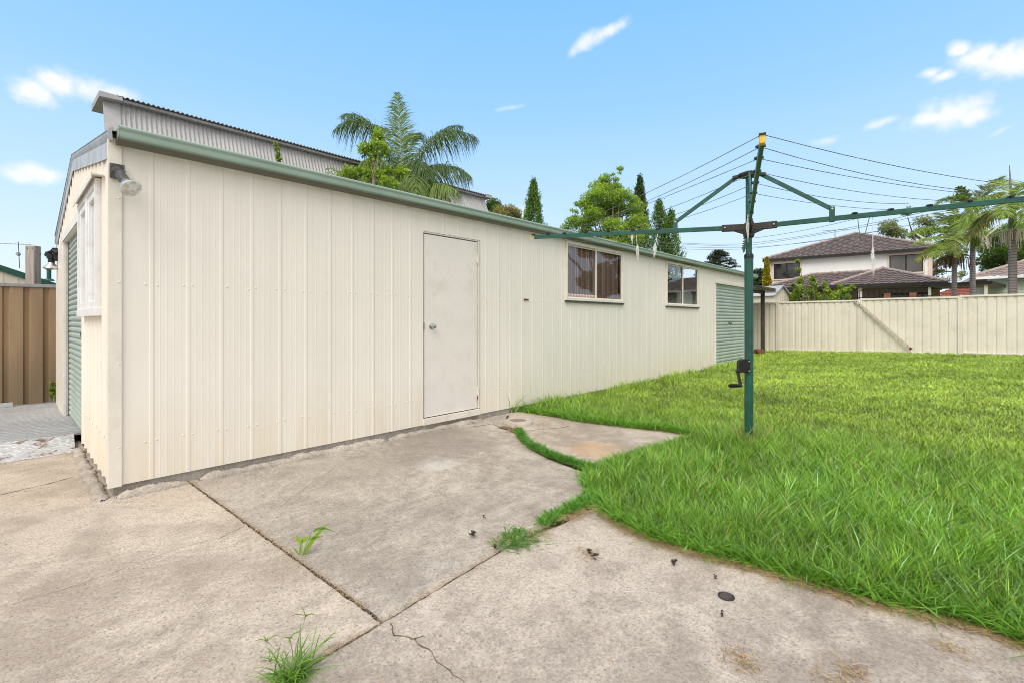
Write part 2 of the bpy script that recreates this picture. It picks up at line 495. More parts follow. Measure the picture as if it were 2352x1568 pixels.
def mk_soil(name, a, b, c3, sc=30):
    t = NT(name)
    c = t.mix(t.mapr(t.noise(2.5,6,.7),.3,.7), a, b)
    c = t.mix(t.mapr(t.noise(sc,6,.75),.48,.66), c, c3)
    t.bsdf(c, .95, bump=t.noise(45,6,.7), bstr=.8, bdist=.012, spec=.1); return t.m
M['soil'] = mk_soil('soil', (.10,.065,.04), (.20,.13,.08), (.30,.20,.12))
M['thatch'] = mk_soil('thatch', (.055,.075,.02), (.09,.12,.03), (.17,.15,.06))
M['ground'] = mk_soil('ground', (.10,.10,.05), (.16,.15,.08), (.13,.17,.06))

def mk_palmtrunk(name, a, b):
    t = NT(name); p = t.pos(); z = t.sep(p)[2]
    w = t.math('FRACT', t.math('ADD', t.math('MULTIPLY', z, 9.), t.math('MULTIPLY', t.noise(3,3), .6)))
    c = t.mix(t.mapr(w,.1,.35), (.12,.10,.09), t.mix(t.noise(14,4), a, b))
    t.bsdf(c, .85, spec=.2); return t.m
M['palmtrunk'] = mk_palmtrunk('ringed_palm_trunk', (.24,.20,.19), (.36,.32,.31))
M['crownshaft'] = paint('green_crownshaft', (.16,.19,.07), .5, .25, 6, (.20,.12,.06), .5)
M['brownfibre'] = paint('brown_palm_fibre', (.14,.075,.045), .9, .3, 20)
M['flower'] = paint('dry_palm_flower', (.66,.58,.44), .9, .15, 20)
SUN_E = 2.3
FILL_CLOUD = 1.2
GRASS = 1.0
# ================================================================ camera, light, sky
cam_d = bpy.data.cameras.new('camera'); cam = bpy.data.objects.new('camera', cam_d); col.objects.link(cam)
cam.location = CAM; cam.rotation_euler = (R(90), 0, -math.atan2(.7322, .6811))
cam_d.sensor_width = 36; cam_d.lens = FPX/2352*36; cam_d.shift_y = -48/2352
cam_d.clip_start = .05; cam_d.clip_end = 2000
scene.camera = cam
scene.view_settings.view_transform = 'Standard'; scene.view_settings.look = 'None'; scene.view_settings.exposure = 0
scene.render.engine = 'CYCLES'
scene.cycles.filter_width = 1.0
scene.cycles.use_denoising = True
scene.cycles.max_bounces = 8; scene.cycles.transparent_max_bounces = 12

SUN_AZ_CAM, SUN_EL = R(198), R(50)      # azimuth measured from the view direction, clockwise
def dir_cam(az, el):
    h = math.cos(el)*(math.sin(az)*RT + math.cos(az)*FW)
    return V(h[0], h[1], math.sin(el))
sd = dir_cam(SUN_AZ_CAM, SUN_EL)
sun_d = bpy.data.lights.new('sun', 'SUN'); sun_d.energy = SUN_E; sun_d.angle = R(38); sun_d.color = (1, .95, .87)
sun = bpy.data.objects.new('sun', sun_d); col.objects.link(sun)
sun.rotation_euler = Vector(sd).to_track_quat('Z', 'Y').to_euler()
sun.location = (0, -10, 20)

def make_world():
    w = bpy.data.worlds.new('World'); scene.world = w; w.use_nodes = True
    t = w.node_tree; t.nodes.clear()
    def n(typ): return t.nodes.new(typ)
    def l(a, b): t.links.new(a, b)
    def mth(op, a, b=None, clamp=False):
        nd = n('ShaderNodeMath'); nd.operation = op; nd.use_clamp = clamp
        for i, x in enumerate((a, b)):
            if x is None: continue
            if isinstance(x, (int, float)): nd.inputs[i].default_value = x
            else: l(x, nd.inputs[i])
        return nd.outputs[0]
    def dot(v, d):
        nd = n('ShaderNodeVectorMath'); nd.operation = 'DOT_PRODUCT'; l(v, nd.inputs[0]); nd.inputs[1].default_value = d
        return nd.outputs['Value']
    def ss(f, a, b, c=0., d=1.):
        nd = n('ShaderNodeMapRange'); nd.interpolation_type = 'SMOOTHSTEP'; l(f, nd.inputs[0])
        for i, v in enumerate((a, b, c, d)): nd.inputs[i+1].default_value = v
        return nd.outputs[0]
    def mix(f, a, b):
        nd = n('ShaderNodeMix'); nd.data_type = 'RGBA'
        for i, x in ((0, f), (6, a), (7, b)):
            if isinstance(x, (int, float)): nd.inputs[i].default_value = x
            elif isinstance(x, tuple): nd.inputs[i].default_value = (*x[:3], 1)
            else: l(x, nd.inputs[i])
        return nd.outputs[2]
    out = n('ShaderNodeOutputWorld'); bg = n('ShaderNodeBackground'); l(bg.outputs[0], out.inputs[0])
    tc = n('ShaderNodeTexCoord'); nv = n('ShaderNodeVectorMath'); nv.operation = 'NORMALIZE'; l(tc.outputs['Generated'], nv.inputs[0])
    D = nv.outputs[0]
    sky = n('ShaderNodeTexSky'); sky.sky_type = 'NISHITA'; sky.sun_disc = False
    sky.sun_elevation = SUN_EL
    sky.sun_rotation = math.atan2(sd[0], sd[1])
    sky.air_density = 1.0; sky.dust_density = 1.0; sky.ozone_density = 1.5
    base = sky.outputs[0]
    sz = n('ShaderNodeSeparateXYZ'); l(D, sz.inputs[0]); z = sz.outputs[2]
    # humid summer haze: the blue pales towards the horizon
    cr = n('ShaderNodeValToRGB'); l(z, cr.inputs[0])
    els = cr.color_ramp.elements
    stops = [(0.0, (9.7, 10.8, 11.6)), (.10, (8.3, 10.1, 12.0)), (.22, (6.3, 9.0, 12.5)), (.40, (3.9, 7.35, 12.5)), (.62, (2.4, 6.1, 12.3))]
    while len(els) < len(stops): els.new(.5)
    for e, (p, c) in zip(els, stops): e.position = p; e.color = (*[x/12.5 for x in c], 1)
    sc = n('ShaderNodeVectorMath'); sc.operation = 'SCALE'; l(cr.outputs[0], sc.inputs[0]); sc.inputs['Scale'].default_value = 12.5
    base = mix(.9, base, sc.outputs[0])
    # small fair-weather clouds
    nz = n('ShaderNodeTexNoise'); nz.inputs['Scale'].default_value = 24; nz.inputs['Detail'].default_value = 7; nz.inputs['Roughness'].default_value = .58
    l(D, nz.inputs['Vector'])
    n2 = n('ShaderNodeTexNoise'); n2.inputs['Scale'].default_value = 75; n2.inputs['Detail'].default_value = 5; l(D, n2.inputs['Vector'])
    fz = mth('ADD', mth('MULTIPLY', mth('SUBTRACT', nz.outputs['Fac'], .5), 2.6), mth('MULTIPLY', mth('SUBTRACT', n2.outputs['Fac'], .5), 1.1))
    clouds = [(78,214,44,32,0,1.),(140,192,52,36,0,1.),(205,206,62,32,0,.95),(262,216,58,24,0,.75),(48,404,44,18,0,.8),(88,400,48,24,0,.9),(1340,98,40,17,-30,.75),(1400,70,56,15,-20,.8),(1316,118,20,13,-50,.55),(2140,168,24,15,0,.9),(2168,174,28,16,0,1.),
              (2245,132,52,28,0,1.),(2300,138,70,38,6,1.),(2350,140,60,40,6,1.),(2202,116,26,18,30,.95),(2140,272,56,24,-5,1.),(2188,260,70,38,0,1.),(2236,264,42,26,0,.95),(2022,283,40,12,-8,.6),(1898,324,32,12,0,.5),(1172,248,40,6,-8,.35),
              (2300,300,30,8,-25,.3),(1205,490,40,22,0,.5)]
    tot = None
    for px, py, wx, hy, ang, op in clouds:
        d = unit(((px-CX)/FPX)*RT + FW + V(0,0,(HY-py)/FPX))
        ri = unit(np.cross(d, V(0,0,1))); up = np.cross(ri, d)
        a = R(-ang); r2 = ri*math.cos(a)+up*math.sin(a); u2 = -ri*math.sin(a)+up*math.cos(a)
        k = np.dot(d, FW)
        x = mth('DIVIDE', dot(D, tuple(r2)), wx/FPX*k); y = mth('DIVIDE', dot(D, tuple(u2)), hy/FPX*k)
        q = mth('SQRT', mth('ADD', mth('MULTIPLY', x, x), mth('MULTIPLY', y, y)))
        m = mth('ADD', mth('SUBTRACT', 1.08, q), mth('MULTIPLY', fz, .58))
        m = mth('MULTIPLY', ss(m, -.15, 1.05), op)
        m = mth('MULTIPLY', m, ss(dot(D, tuple(d)), .6, .8))
        tot = m if tot is None else mth('MAXIMUM', tot, m)
    base = mix(tot, base, (10.6, 10.6, 10.7))
    # bright cloud added out of view, overhead and behind, to whiten the fill light
    fill_cloud = mth('ADD', mth('MULTIPLY', dot(D, tuple(-FW)), .75), mth('MULTIPLY', z, .85))
    n3 = n('ShaderNodeTexNoise'); n3.inputs['Scale'].default_value = 3.2; n3.inputs['Detail'].default_value = 6; l(D, n3.inputs['Vector'])
    fill_cloud = mth('ADD', fill_cloud, mth('MULTIPLY', mth('SUBTRACT', n3.outputs['Fac'], .5), .5))
    bk = ss(fill_cloud, .22, .52)
    n4 = n('ShaderNodeTexNoise'); n4.inputs['Scale'].default_value = 5; n4.inputs['Detail'].default_value = 6; l(D, n4.inputs['Vector'])
    cb = mix(n4.outputs['Fac'], tuple(FILL_CLOUD*x for x in (7.4,7.5,7.7)), tuple(FILL_CLOUD*x for x in (12.0,11.6,11.0)))
    base = mix(bk, base, cb)
    l(base, bg.inputs['Color']); bg.inputs['Strength'].default_value = .1
make_world()

# ================================================================ ground
def lawn_z(x, y):
    return np.clip((np.asarray(x)-3.9)/14.1, 0, 1.3)*np.clip(.12-.022*np.asarray(y), 0, .33)

mb = MB(); S = 900
mb.quad((-S,-S,-.045),(S,-S,-.045),(S,S,-.045),(-S,S,-.045))
o = mb.build('ground', M['ground']); tag(o, 'bare earth ground spreading under yard and neighbourhood', 'ground', kind='structure')

def W(px, py): return gp(px, py)[:2]

# lawn edge, from the garage wall round the patch of concrete and along the patio to the right
edge_patch = [W(*p) for p in [(1185,938),(1215,947),(1260,953),(1330,966),(1400,975),(1470,983),(1530,989),(1582,999)]]
edge_in = [W(*p) for p in [(1572,1010),(1540,1022),(1505,1030),(1470,1042),(1430,1054),(1395,1066),(1372,1080)]]
edge_mid = [W(*p) for p in [(1345,1095),(1350,1118),(1362,1136),(1368,1150)]]
edge_out = [W(*p) for p in [(1385,1165),(1405,1186),(1440,1206),(1480,1225),(1530,1244),(1590,1262),(1660,1280),(1730,1297),(1800,1318),(1870,1336),(1940,1360),(2010,1378),(2090,1396),(2170,1414),(2250,1436),(2352,1474),(2480,1530),(2640,1590)]]
lawn_poly = np.array(edge_patch+edge_in+edge_mid+edge_out+[V(1.9,-6.2),V(4,-10.5),V(19,-12.5),V(18.33,2.6),V(14.3,2.6),V(14.2,-.02),V(3.9,-.02)])

def in_poly(P, poly):
    x, y = P[:,0], P[:,1]; c = np.zeros(len(P), bool); j = len(poly)-1
    for i in range(len(poly)):
        xi, yi = poly[i]; xj, yj = poly[j]
        m = ((yi > y) != (yj > y)) & (x < (xj-xi)*(y-yi)/(yj-yi+1e-12)+xi)
        c ^= m; j = i
    return c

def dense(poly, step=.03, jit=.004, seed=0):
    rn = random.Random(seed); out = []
    for i in range(len(poly)):
        a, b = np.array(poly[i]), np.array(poly[(i+1) % len(poly)]); L = np.linalg.norm(b-a); k = max(1, int(L/step))
        if L > 4: k = max(1, int(L/.5))
        for q in range(k):
            p = a+(b-a)*q/k
            j = jit if q or jit > .006 else jit*.3
            out.append(p+V(rn.uniform(-j,j), rn.uniform(-j,j)))
    return out

def slab(name, poly, z, mat, label, extra=None, jit=.004, th=.07, bev=.008, step=.04, seed=0):
    bm = bmesh.new(); pts = dense(poly, step, jit, seed)
    vs = [bm.verts.new((p[0], p[1], z)) for p in pts]
    f = bm.faces.new(vs)
    if f.normal.z < 0: f.normal_flip()
    r = bmesh.ops.extrude_face_region(bm, geom=[f])
    for v in [g for g in r['geom'] if isinstance(g, bmesh.types.BMVert)]: v.co.z = z
    for v in vs: v.co.z = z-th
    bm.normal_update()
    top = [fc for fc in bm.faces if fc.normal.z > .9 and abs(fc.calc_center_median().z-z) < 1e-4]
    bmesh.ops.recalc_face_normals(bm, faces=bm.faces)
    bmesh.ops.triangulate(bm, faces=[fc for fc in bm.faces if len(fc.verts) > 4])
    me = bpy.data.meshes.new(name); bm.to_mesh(me); bm.free()
    me.materials.append(mat)
    if extra:
        me.materials.append(M['soil'])
    o = bpy.data.objects.new(name, me); col.objects.link(o)
    if bev:
        b = o.modifiers.new('bevel','BEVEL'); b.width = bev; b.segments = 2; b.limit_method='ANGLE'; b.angle_limit=R(50)
    return tag(o, label, 'paving', kind='structure')

JX, JY = .527, -2.492      # the crossing of the two joints
g1 = .009
# joint directions
def jx(y): return .527+ (y+2.49)*(-.036)   # x on the joint that runs to the garage
def jy(x): return -2.513+ (x-.45)*.085     # y on the joint parallel to the garage
s1 = [V(jx(.02)-g1,.02), V(jx(jy(.5))-g1, jy(.5)+g1), V(-1.2, jy(-1.2)+g1), V(-9, jy(-1.2)+g1), V(-9,5.25), V(.02,5.25), V(.02,.02)]
slab('pavement', s1, 0.0, M['concrete'], 'wide patio slab left of the joint, reaching round the garage corner', seed=1)
cr_strip = [W(*p) for p in [(1192,988),(1196,1004),(1222,1026),(1262,1047),(1305,1062),(1345,1074)]]
s2 = [V(jx(.02)+g1,.02), V(3.95,.02)] + [W(*p) for p in [(1188,938),(1165,950),(1158,975),(1188,992)]] + [W(*p) for p in [(1193,1008),(1218,1030),(1258,1052),(1300,1068),(1345,1084)]] + \
     [W(*p) for p in [(1352,1098),(1347,1116),(1338,1132),(1310,1152),(1282,1176),(1250,1205)]] + [V(1.35,jy(1.35)+g1), V(jx(jy(.5))+g1, jy(.5)+g1)]
slab('pavement', s2, -.004, M['concrete_door'], 'patio slab in front of the garage door, bounded by two joints', seed=2)
s3 = [V(-9,jy(-1.2)-g1), V(-1.2, jy(-1.2)-g1), V(.5, jy(.5)-g1), V(1.35, jy(1.35)-g1)] + [W(*p) for p in [(1290,1205),(1340,1178),(1378,1162)]] + edge_out[1:] + [V(1.9,-6.2), V(2,-9), V(-9,-9)]
slab('pavement', s3, .003, M['concrete_front'], 'foreground patio slab with a small floor drain, curving along the lawn', seed=3)
s4 = [W(*p) for p in [(1190,990),(1163,975),(1169,953),(1192,941)]] + edge_patch[2:] + edge_in + [W(*p) for p in [(1362,1073),(1318,1056),(1272,1040),(1232,1022),(1208,1002)]]
slab('pavement', s4, .002, M['concrete_b'], 'small pale patch of concrete beside the round drain cover', seed=4)

# lawn soil
bm = bmesh.new()
NX, NY = 60, 46
xs = np.linspace(.6, 19.5, NX); ys = np.linspace(-12.6, 2.8, NY)
grid = [[bm.verts.new((x, y, float(lawn_z(x,y))-.018)) for y in ys] for x in xs]
for i in range(NX-1):
    for j in range(NY-1):
        bm.faces.new((grid[i][j], grid[i+1][j], grid[i+1][j+1], grid[i][j+1]))
me = bpy.data.meshes.new('lawn'); bm.to_mesh(me); bm.free(); me.materials.append(M['thatch'])
o = bpy.data.objects.new('lawn', me); col.objects.link(o); tag(o, 'soil and thatch of the lawn beneath the grass', 'lawn', kind='structure')
# brown dirt margin along the lawn edge
mb = MB()
def ribbon(mb, pts, w0, w1, z, seed=0):
    rn = random.Random(seed); P = []
    for i in range(len(pts)-1):
        a, b = np.array(pts[i][:2]), np.array(pts[i+1][:2]); k = max(1, int(np.linalg.norm(b-a)/.03))
        P += [a+(b-a)*q/k for q in range(k)]
    P.append(np.array(pts[-1][:2]))
    for i in range(len(P)-1):
        pass
    Lp = []; Rp = []
    for i, p in enumerate(P):
        a = P[max(0,i-1)]; b = P[min(len(P)-1,i+1)]; d = unit(b-a); nn = V(-d[1], d[0])
        wv = w0*(.6+.8*mnoise.noise(Vector((p[0]*6,p[1]*6,seed)))+.3*rn.random())
        wu = w1*(.7+.8*mnoise.noise(Vector((p[0]*6,p[1]*6,seed+9)))+.3*rn.random())
        Lp.append(p+nn*max(.002,wv)); Rp.append(p-nn*max(.002,wu))
    for i in range(len(P)-1):
        mb.quad((*Lp[i],z),(*Rp[i],z),(*Rp[i+1],z),(*Lp[i+1],z))
ribbon(mb, edge_out, .03, .045, .0075, 3)
ribbon(mb, edge_patch, .012, .05, .0065, 4)
ribbon(mb, cr_strip, .03, .03, .0065, 5)
ribbon(mb, [W(1150,980),W(1175,985),W(1195,996)], .05, .05, .006, 6)
o = mb.build('dirt', M['soil']); tag(o, 'brown dirt margin between the patio and the lawn', 'dirt', kind='structure')
# cracks: thin dark lines in the slabs
mb = MB()
def crack(pts, w, z, seed, amp=.014):
    rn = random.Random(seed); P = []
    for i in range(len(pts)-1):
        a, b = gp(*pts[i])[:2], gp(*pts[i+1])[:2]; k = max(2, int(np.linalg.norm(b-a)/.02))
        d = unit(b-a); nn = V(-d[1], d[0])
        for q in range(k):
            p = a+(b-a)*q/k; P.append(p+nn*amp*(mnoise.noise(Vector((p[0]*14,p[1]*14,seed)))+.7*mnoise.noise(Vector((p[0]*55,p[1]*55,seed))))+nn*rn.uniform(-.003,.003)*amp/.012)
    P.append(gp(*pts[-1])[:2])
    for i in range(len(P)-1):
        w0 = w*(.35+abs(mnoise.noise(Vector((P[i][0]*20,P[i][1]*20,seed+3))))*1.8); w1 = w*(.35+abs(mnoise.noise(Vector((P[i+1][0]*20,P[i+1][1]*20,seed+3))))*1.8)
        d = unit(P[i+1]-P[i]); nn = V(-d[1], d[0])
        mb.quad((*(P[i]+nn*w0),z),(*(P[i]-nn*w0),z),(*(P[i+1]-nn*w1),z),(*(P[i+1]+nn*w1),z))
crack([(897,1432),(903,1448),(925,1462),(948,1470)], .0035, .0055, 1)
crack([(948,1470),(972,1488),(990,1500),(1003,1522),(1022,1534),(1040,1552),(1066,1568)], .0028, .0055, 2)
crack([(948,1470),(975,1462)], .0025, .0055, 12, .005)
crack([(0,1396),(60,1378),(150,1352),(240,1322),(330,1288),(420,1256),(500,1236),(570,1204)], .0011, .0025, 3)
crack([(590,1195),(640,1165),(700,1118),(760,1080),(800,1060)], .0008, -.0015, 4)
crack([(1080,980),(1130,972),(1160,983)], .006, -.0012, 5)
crack([(1214,990),(1240,985),(1275,984),(1310,978)], .006, .0045, 6)
crack([(0,1136),(60,1122),(120,1108),(170,1094)], .0045, .0025, 7, .006)
crack([(55,1128),(110,1117)], .0015, .0025, 8)
o = mb.build('crack', M['soil']); tag(o, 'dark hairline cracks running across the patio slabs', 'cracks', kind='structure')

# ================================================================ the garage
GL, GW = 14.1, 4.6
Z0, ZE = .07, 2.42
shed = thing('garage', (0,0,0), 'long cream metal garage with green gutter and two green roller doors', 'garage')

def rib_profile(u0, u1, pitch, first, h=.012, fl=.0009):
    pts = [(u0,0.)]; k = 0; c = first
    while c < u1-.02:
        for du, hh in ((-.015,0),(-.009,h),(.009,h),(.015,0)): pts.append((c+du,hh))
        for fr in (.22,.40,.60,.79):
            q = c+fr*pitch
            for du, hh in ((-.007,0),(0,fl),(.007,0)): pts.append((q+du,hh))
        c += pitch
    pts = sorted(p for p in pts if u0 <= p[0] < u1-1e-6); pts.append((u1,0.))
    return pts

def ribbed(mb, P, u0, u1, z0, ztop, openings, pitch, first, h=.0036):
    """P(u, out, z) -> world"""
    pr = rib_profile(u0, u1, pitch, first, h); us = [p[0] for p in pr]; hs = [p[1] for p in pr]
    br = sorted(set([round(u,5) for u in us]+[round(e,5) for op in openings for e in op[:2] if u0 < e < u1]+[round(u0,5),round(u1,5)]))
    for a, b in zip(br[:-1], br[1:]):
        if b-a < 1e-5: continue
        ha, hb = np.interp([a,b], us, hs); m = (a+b)/2
        cuts = sorted([(op[2],op[3]) for op in openings if op[0] <= m <= op[1]])
        z = z0
        for ca, cb in cuts:
            if ca > z+1e-4: mb.quad(P(a,ha,z),P(b,hb,z),P(b,hb,ca),P(a,ha,ca))
            z = cb
        ta, tb = ztop(a), ztop(b)
        if min(ta,tb) > z: mb.quad(P(a,ha,z),P(b,hb,z),P(b,hb,tb),P(a,ha,ta))

PITCH, FIRST = .2190, .2187
DOOR = (2.572, 3.408, .07, 2.148)
WIN1 = (5.115, 6.770, 1.485, 2.358)
WIN2 = (8.450, 10.090, 1.480, 2.362)
ROLL = (11.14, 13.47, .07, 2.105)
mb = MB()
ribbed(mb, lambda u,h,z: (u,-h,z), .0, GL, Z0, lambda u: ZE, [DOOR,WIN1,WIN2,ROLL], PITCH, FIRST)
def screw(mb, p, nrm_, r=.0065):
    mb.lathe(p, nrm_, [(-.002,r),(.002,r),(.0045,r*.6),(.0052,.0005)], 7)
k = 0; c = FIRST
rn = random.Random(3)
while c < GL-.1:
    for z, off in ((1.447,.032),(.345,.032)):
        for sgn in (-1,1):
            x = c+sgn*off+rn.uniform(-.006,.006)
            if any(op[0]-.02 < x < op[1]+.02 and op[2]-.02 < z < op[3]+.02 for op in (DOOR,WIN1,WIN2,ROLL)): continue
            if rn.random() < .05: continue
            screw(mb, (x,-.001,z+rn.uniform(-.008,.008)), (0,-1,0))
    c += PITCH
for x in (2.6,2.72,2.78,2.93,2.99,3.15,3.21,3.36): screw(mb, (x,-.002,2.163), (0,-1,0), .006)
mb.build('wall', M['wall'], shed)

RIDGE_Y = 2.4
def gz(y): return ZE+.42*y/RIDGE_Y if y <= RIDGE_Y else ZE+.42-(y-RIDGE_Y)*.235
GWIN = (.36, 1.56, 1.245, 2.215)
GROLL = (1.80, 3.43, .07, 2.11)
mb = MB()
ribbed(mb, lambda u,h,z: (-h,u,z), .0, GW, Z0, lambda u: gz(u)-.01, [GWIN,GROLL], PITCH, .12, .014)
for yy in np.arange(.10, 1.75, .11): screw(mb, (-.004, yy, .36+rn.uniform(-.006,.006)), (-1,0,0), .005)
mb.build('wall', M['wall'], shed)
mb = MB(); mb.box((.02,GW-.02,Z0),(GL-.02,GW,ZE)); mb.box((GL-.02,.03,Z0),(GL,GW-.03,ZE+.1))
mb.build('wall', M['wall'], shed)
mb = MB(); mb.box((.1,.2,-.03),(GL-.1,GW-.1,.06)); mb.build('floor_slab', M['interior'], shed)
# slab edge under the sheets
mb = MB()
mb.box((.012,.014,-.04),(GL-.02,.16,.082)); mb.box((.014,.17,-.04),(.16,1.8,.082)); mb.box((.014,3.43,-.04),(.16,GW,.082))
mb.build('slab_edge', M['slabedge'], shed)
# lumpy mortar along the foot
def bead(mb, path, r, seed, flat=.75):
    P = []
    for i in range(len(path)-1):
        a, b = np.array(path[i],float), np.array(path[i+1],float); k = max(1,int(np.linalg.norm(b-a)/.018))
        P += [a+(b-a)*q/k for q in range(k)]
    P.append(np.array(path[-1],float))
    n = 9; vs = []; fs = []
    for i, p in enumerate(P):
        d = unit(P[min(i+1,len(P)-1)]-P[max(i-1,0)]); s = unit(np.cross(d,(0,0,1)))
        env = min(1, i/3, (len(P)-1-i)/3)
        for k in range(n):
            t = math.pi*(k/(n-1))
            q = Vector((p[0]*17+k*.35, p[1]*17, seed)); f = 1+.42*mnoise.noise(q)+.34*mnoise.noise(q*3.1)
            f *= .35+.65*env
            f *= 1+.30*mnoise.noise(Vector((p[0]*4,p[1]*4,seed+5)))
            vs.append(p+s*math.cos(t)*r*1.15*f+V(0,0,math.sin(t)*r*flat*f*1.25))
    for i in range(len(P)-1):
        for k in range(n-1): fs.append((i*n+k,i*n+k+1,(i+1)*n+k+1,(i+1)*n+k))
    mb.add(vs, fs)
mb = MB()
bead(mb, [(.02,-.052,-.004),(.42,-.045,-.004)], .046, 1)
bead(mb, [(.50,-.036,-.004),(1.3,-.032,-.004),(2.1,-.030,-.006)], .040, 2)
bead(mb, [(2.12,-.030,-.006),(3.0,-.027,-.008),(3.42,-.027,-.008)], .038, 3)
bead(mb, [(3.45,-.018,-.010),(4.0,-.015,-.010)], .024, 4)
bead(mb, [(-.052,-.05,-.004),(-.055,.5,-.004),(-.05,.85,-.004)], .036, 5)
bead(mb, [(-.045,.86,-.004),(-.045,1.3,-.004),(-.04,1.72,.01)], .030, 6)
bead(mb, [(-.08,-.075,-.006),(.0,-.095,-.006),(.10,-.085,-.006)], .030, 7, .45)
mb.build('mortar_bead', M['mortar'], shed, smooth=True, angle=60)

# corner flashing
mb = MB()
prof = [(-.0175,.016),(-.020,.016),(-.020,-.012),(-.018,-.014),(.052,-.014),(.052,-.011),(-.0172,-.011)]
mb.extrude(prof, (0,0,Z0-.006), (1,0,0), (0,1,0), (0,0,2.36-Z0))
for z in (.33,.9,1.45,2.02): screw(mb, (.038,-.014,z), (0,-1,0), .0055)
mb.build('corner_flashing', M['trim'], shed)
mb = MB(); mb.extrude(prof, (0,0,2.36-.006), (1,0,0), (0,1,0), (0,0,.07)); mb.build('corner_cap', M['trim'], shed)

# roof and barge capping
mb = MB()
for (ya,za),(yb,zb) in (((-.06,2.445),(RIDGE_Y,2.875)),((GW+.20,2.33),(RIDGE_Y,2.875))):
    n = 190
    for i in range(n):
        x0 = -.03+i*(GL+.08)/n; x1 = -.03+(i+1)*(GL+.08)/n
        h = [0,.018,.018,0][i%4]; h1 = [0,.018,.018,0][(i+1)%4]
        mb.quad((x0,ya,za+h),(x1,ya,za+h1),(x1,yb,zb+h1),(x0,yb,zb+h))
mb.build('roof', M['zinc'], shed)
mb = MB()
bp = [(-.09,2.385),(RIDGE_Y,2.815),(GW+.22,2.225)]
prof = [(0,0),(-.010,-.004),(-.020,.018),(-.024,.045),(-.020,.068),(-.008,.082),(.006,.084),(.006,.066),(-.004,.058)]
for a, b in zip(bp[:-1], bp[1:]):
    mb.extrude(prof, (-.004,a[0],a[1]), (1,0,0), (0,0,1), (0,b[0]-a[0],b[1]-a[1]))
mb.build('barge_capping', M['barge'], shed, smooth=True, angle=30)
mb = MB()
for (a, b) in (((.0,2.285),(RIDGE_Y,2.715)),((RIDGE_Y,2.715),(GW+.02,2.17))):
    mb.extrude([(-.0185,0),(-.0165,0),(-.0165,.105),(-.0185,.105)], (0,a[0],a[1]), (1,0,0), (0,0,1), (0,b[0]-a[0],b[1]-a[1]))
    mb.extrude([(-.021,-.008),(-.016,-.008),(-.016,.0),(-.020,.002)], (0,a[0],a[1]), (1,0,0), (0,0,1), (0,b[0]-a[0],b[1]-a[1]))
mb.build('gable_flashing', M['zinc'], shed)

# gutter
gut = [(-.016,2.376),(-.066,2.376),(-.094,2.384),(-.111,2.403),(-.117,2.42),(-.118,2.448),(-.124,2.457),(-.130,2.464),(-.131,2.474),(-.126,2.482),(-.117,2.482),(-.112,2.474),(-.112,2.45),(-.108,2.40),(-.09,2.386),(-.016,2.386)]
mb = MB()
segs = [0.028, 4.9, 9.8, GL+.03]
for a, b in zip(segs[:-1], segs[1:]):
    mb.extrude(gut, (a,0,0), (0,1,0), (0,0,1), (b-a-.0015,0,0))
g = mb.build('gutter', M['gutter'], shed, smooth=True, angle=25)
mb = MB()
capp = [(-.016,2.375),(-.066,2.375),(-.095,2.383),(-.1125,2.403),(-.1185,2.42),(-.1195,2.448),(-.126,2.457),(-.128,2.478),(-.016,2.478)]
mb.extrude(capp, (.020,0,0), (0,1,0), (0,0,1), (.007,0,0))
for y,z in ((-.10,2.46),(-.105,2.43),(-.104,2.41),(-.1,2.39)): mb.lathe((.021,y,z),(-1,0,0),[(0,.004),(.003,.003)],6)
mb.build('end_cap', M['gutter'], g)
mb = MB(); mb.extrude(capp, (GL+.03,0,0), (0,1,0), (0,0,1), (.006,0,0)); mb.build('end_cap', M['gutter'], g)
# gap under the sheets behind the gutter: its shade drawn as a dark strip
mb = MB(); mb.box((.0,-.015,2.42),(GL,.05,2.445)); mb.build('eave_gap_shade', M['darkwood'], shed)

# personnel door
d = MB(); d.box((2.590,.006,.146),(3.360,.042,2.122))
for x in (2.84,3.03,3.215): d.lathe((x,.007,1.135+.0),(0,-1,0),[(0,.004),(.002,.003)],8)
door = d.build('door', M['door'], shed, bevel=.003)
mb = MB()
mb.lathe((2.685,.007,1.128),(0,-1,0),[(0,.034),(.006,.033),(.010,.018),(.028,.014),(.036,.024),(.052,.027),(.060,.024),(.063,.012)],24)
mb.build('knob', M['chrome'], door, smooth=True)
mb = MB(); mb.box((2.579,-.002,1.09),(2.585,.03,1.17)); mb.build('strike_plate', M['rusty'], door)
for z in (1.925,.35):
    mb = MB(); mb.tube([(3.368,-.004,z-.05),(3.368,-.004,z+.05)], .0075, 10); mb.box((3.345,.001,z-.045),(3.366,.0055,z+.045)); mb.box((3.37,.001,z-.045),(3.392,.012,z+.045))
    mb.tube([(3.368,-.004,z-.062),(3.368,-.004,z-.05)], .006, 8)
    h = mb.build('hinge', M['trim'], door)
    if z < 1:
        mb = MB(); mb.box((3.3625,.002,z-.10),(3.3735,.0045,z-.055)); mb.build('rust_stain', M['rusty'], h)
mb = MB()
mb.box((3.374,.004,.14),(3.406,.05,2.14)); mb.box((2.572,.012,.14),(2.580,.05,2.14)); mb.box((2.572,.004,2.134),(3.406,.05,2.148))
mb.box((2.566,-.016,.068),(3.40,.02,.136))
mb.build('door_frame', M['trim'], shed, bevel=.002)
mb = MB(); mb.box((4.205,-.014,1.455),(4.285,-.001,1.475)); mb.box((4.20,-.022,1.452),(4.212,-.0,1.478)); mb.build('latch', M['rusty'], shed)

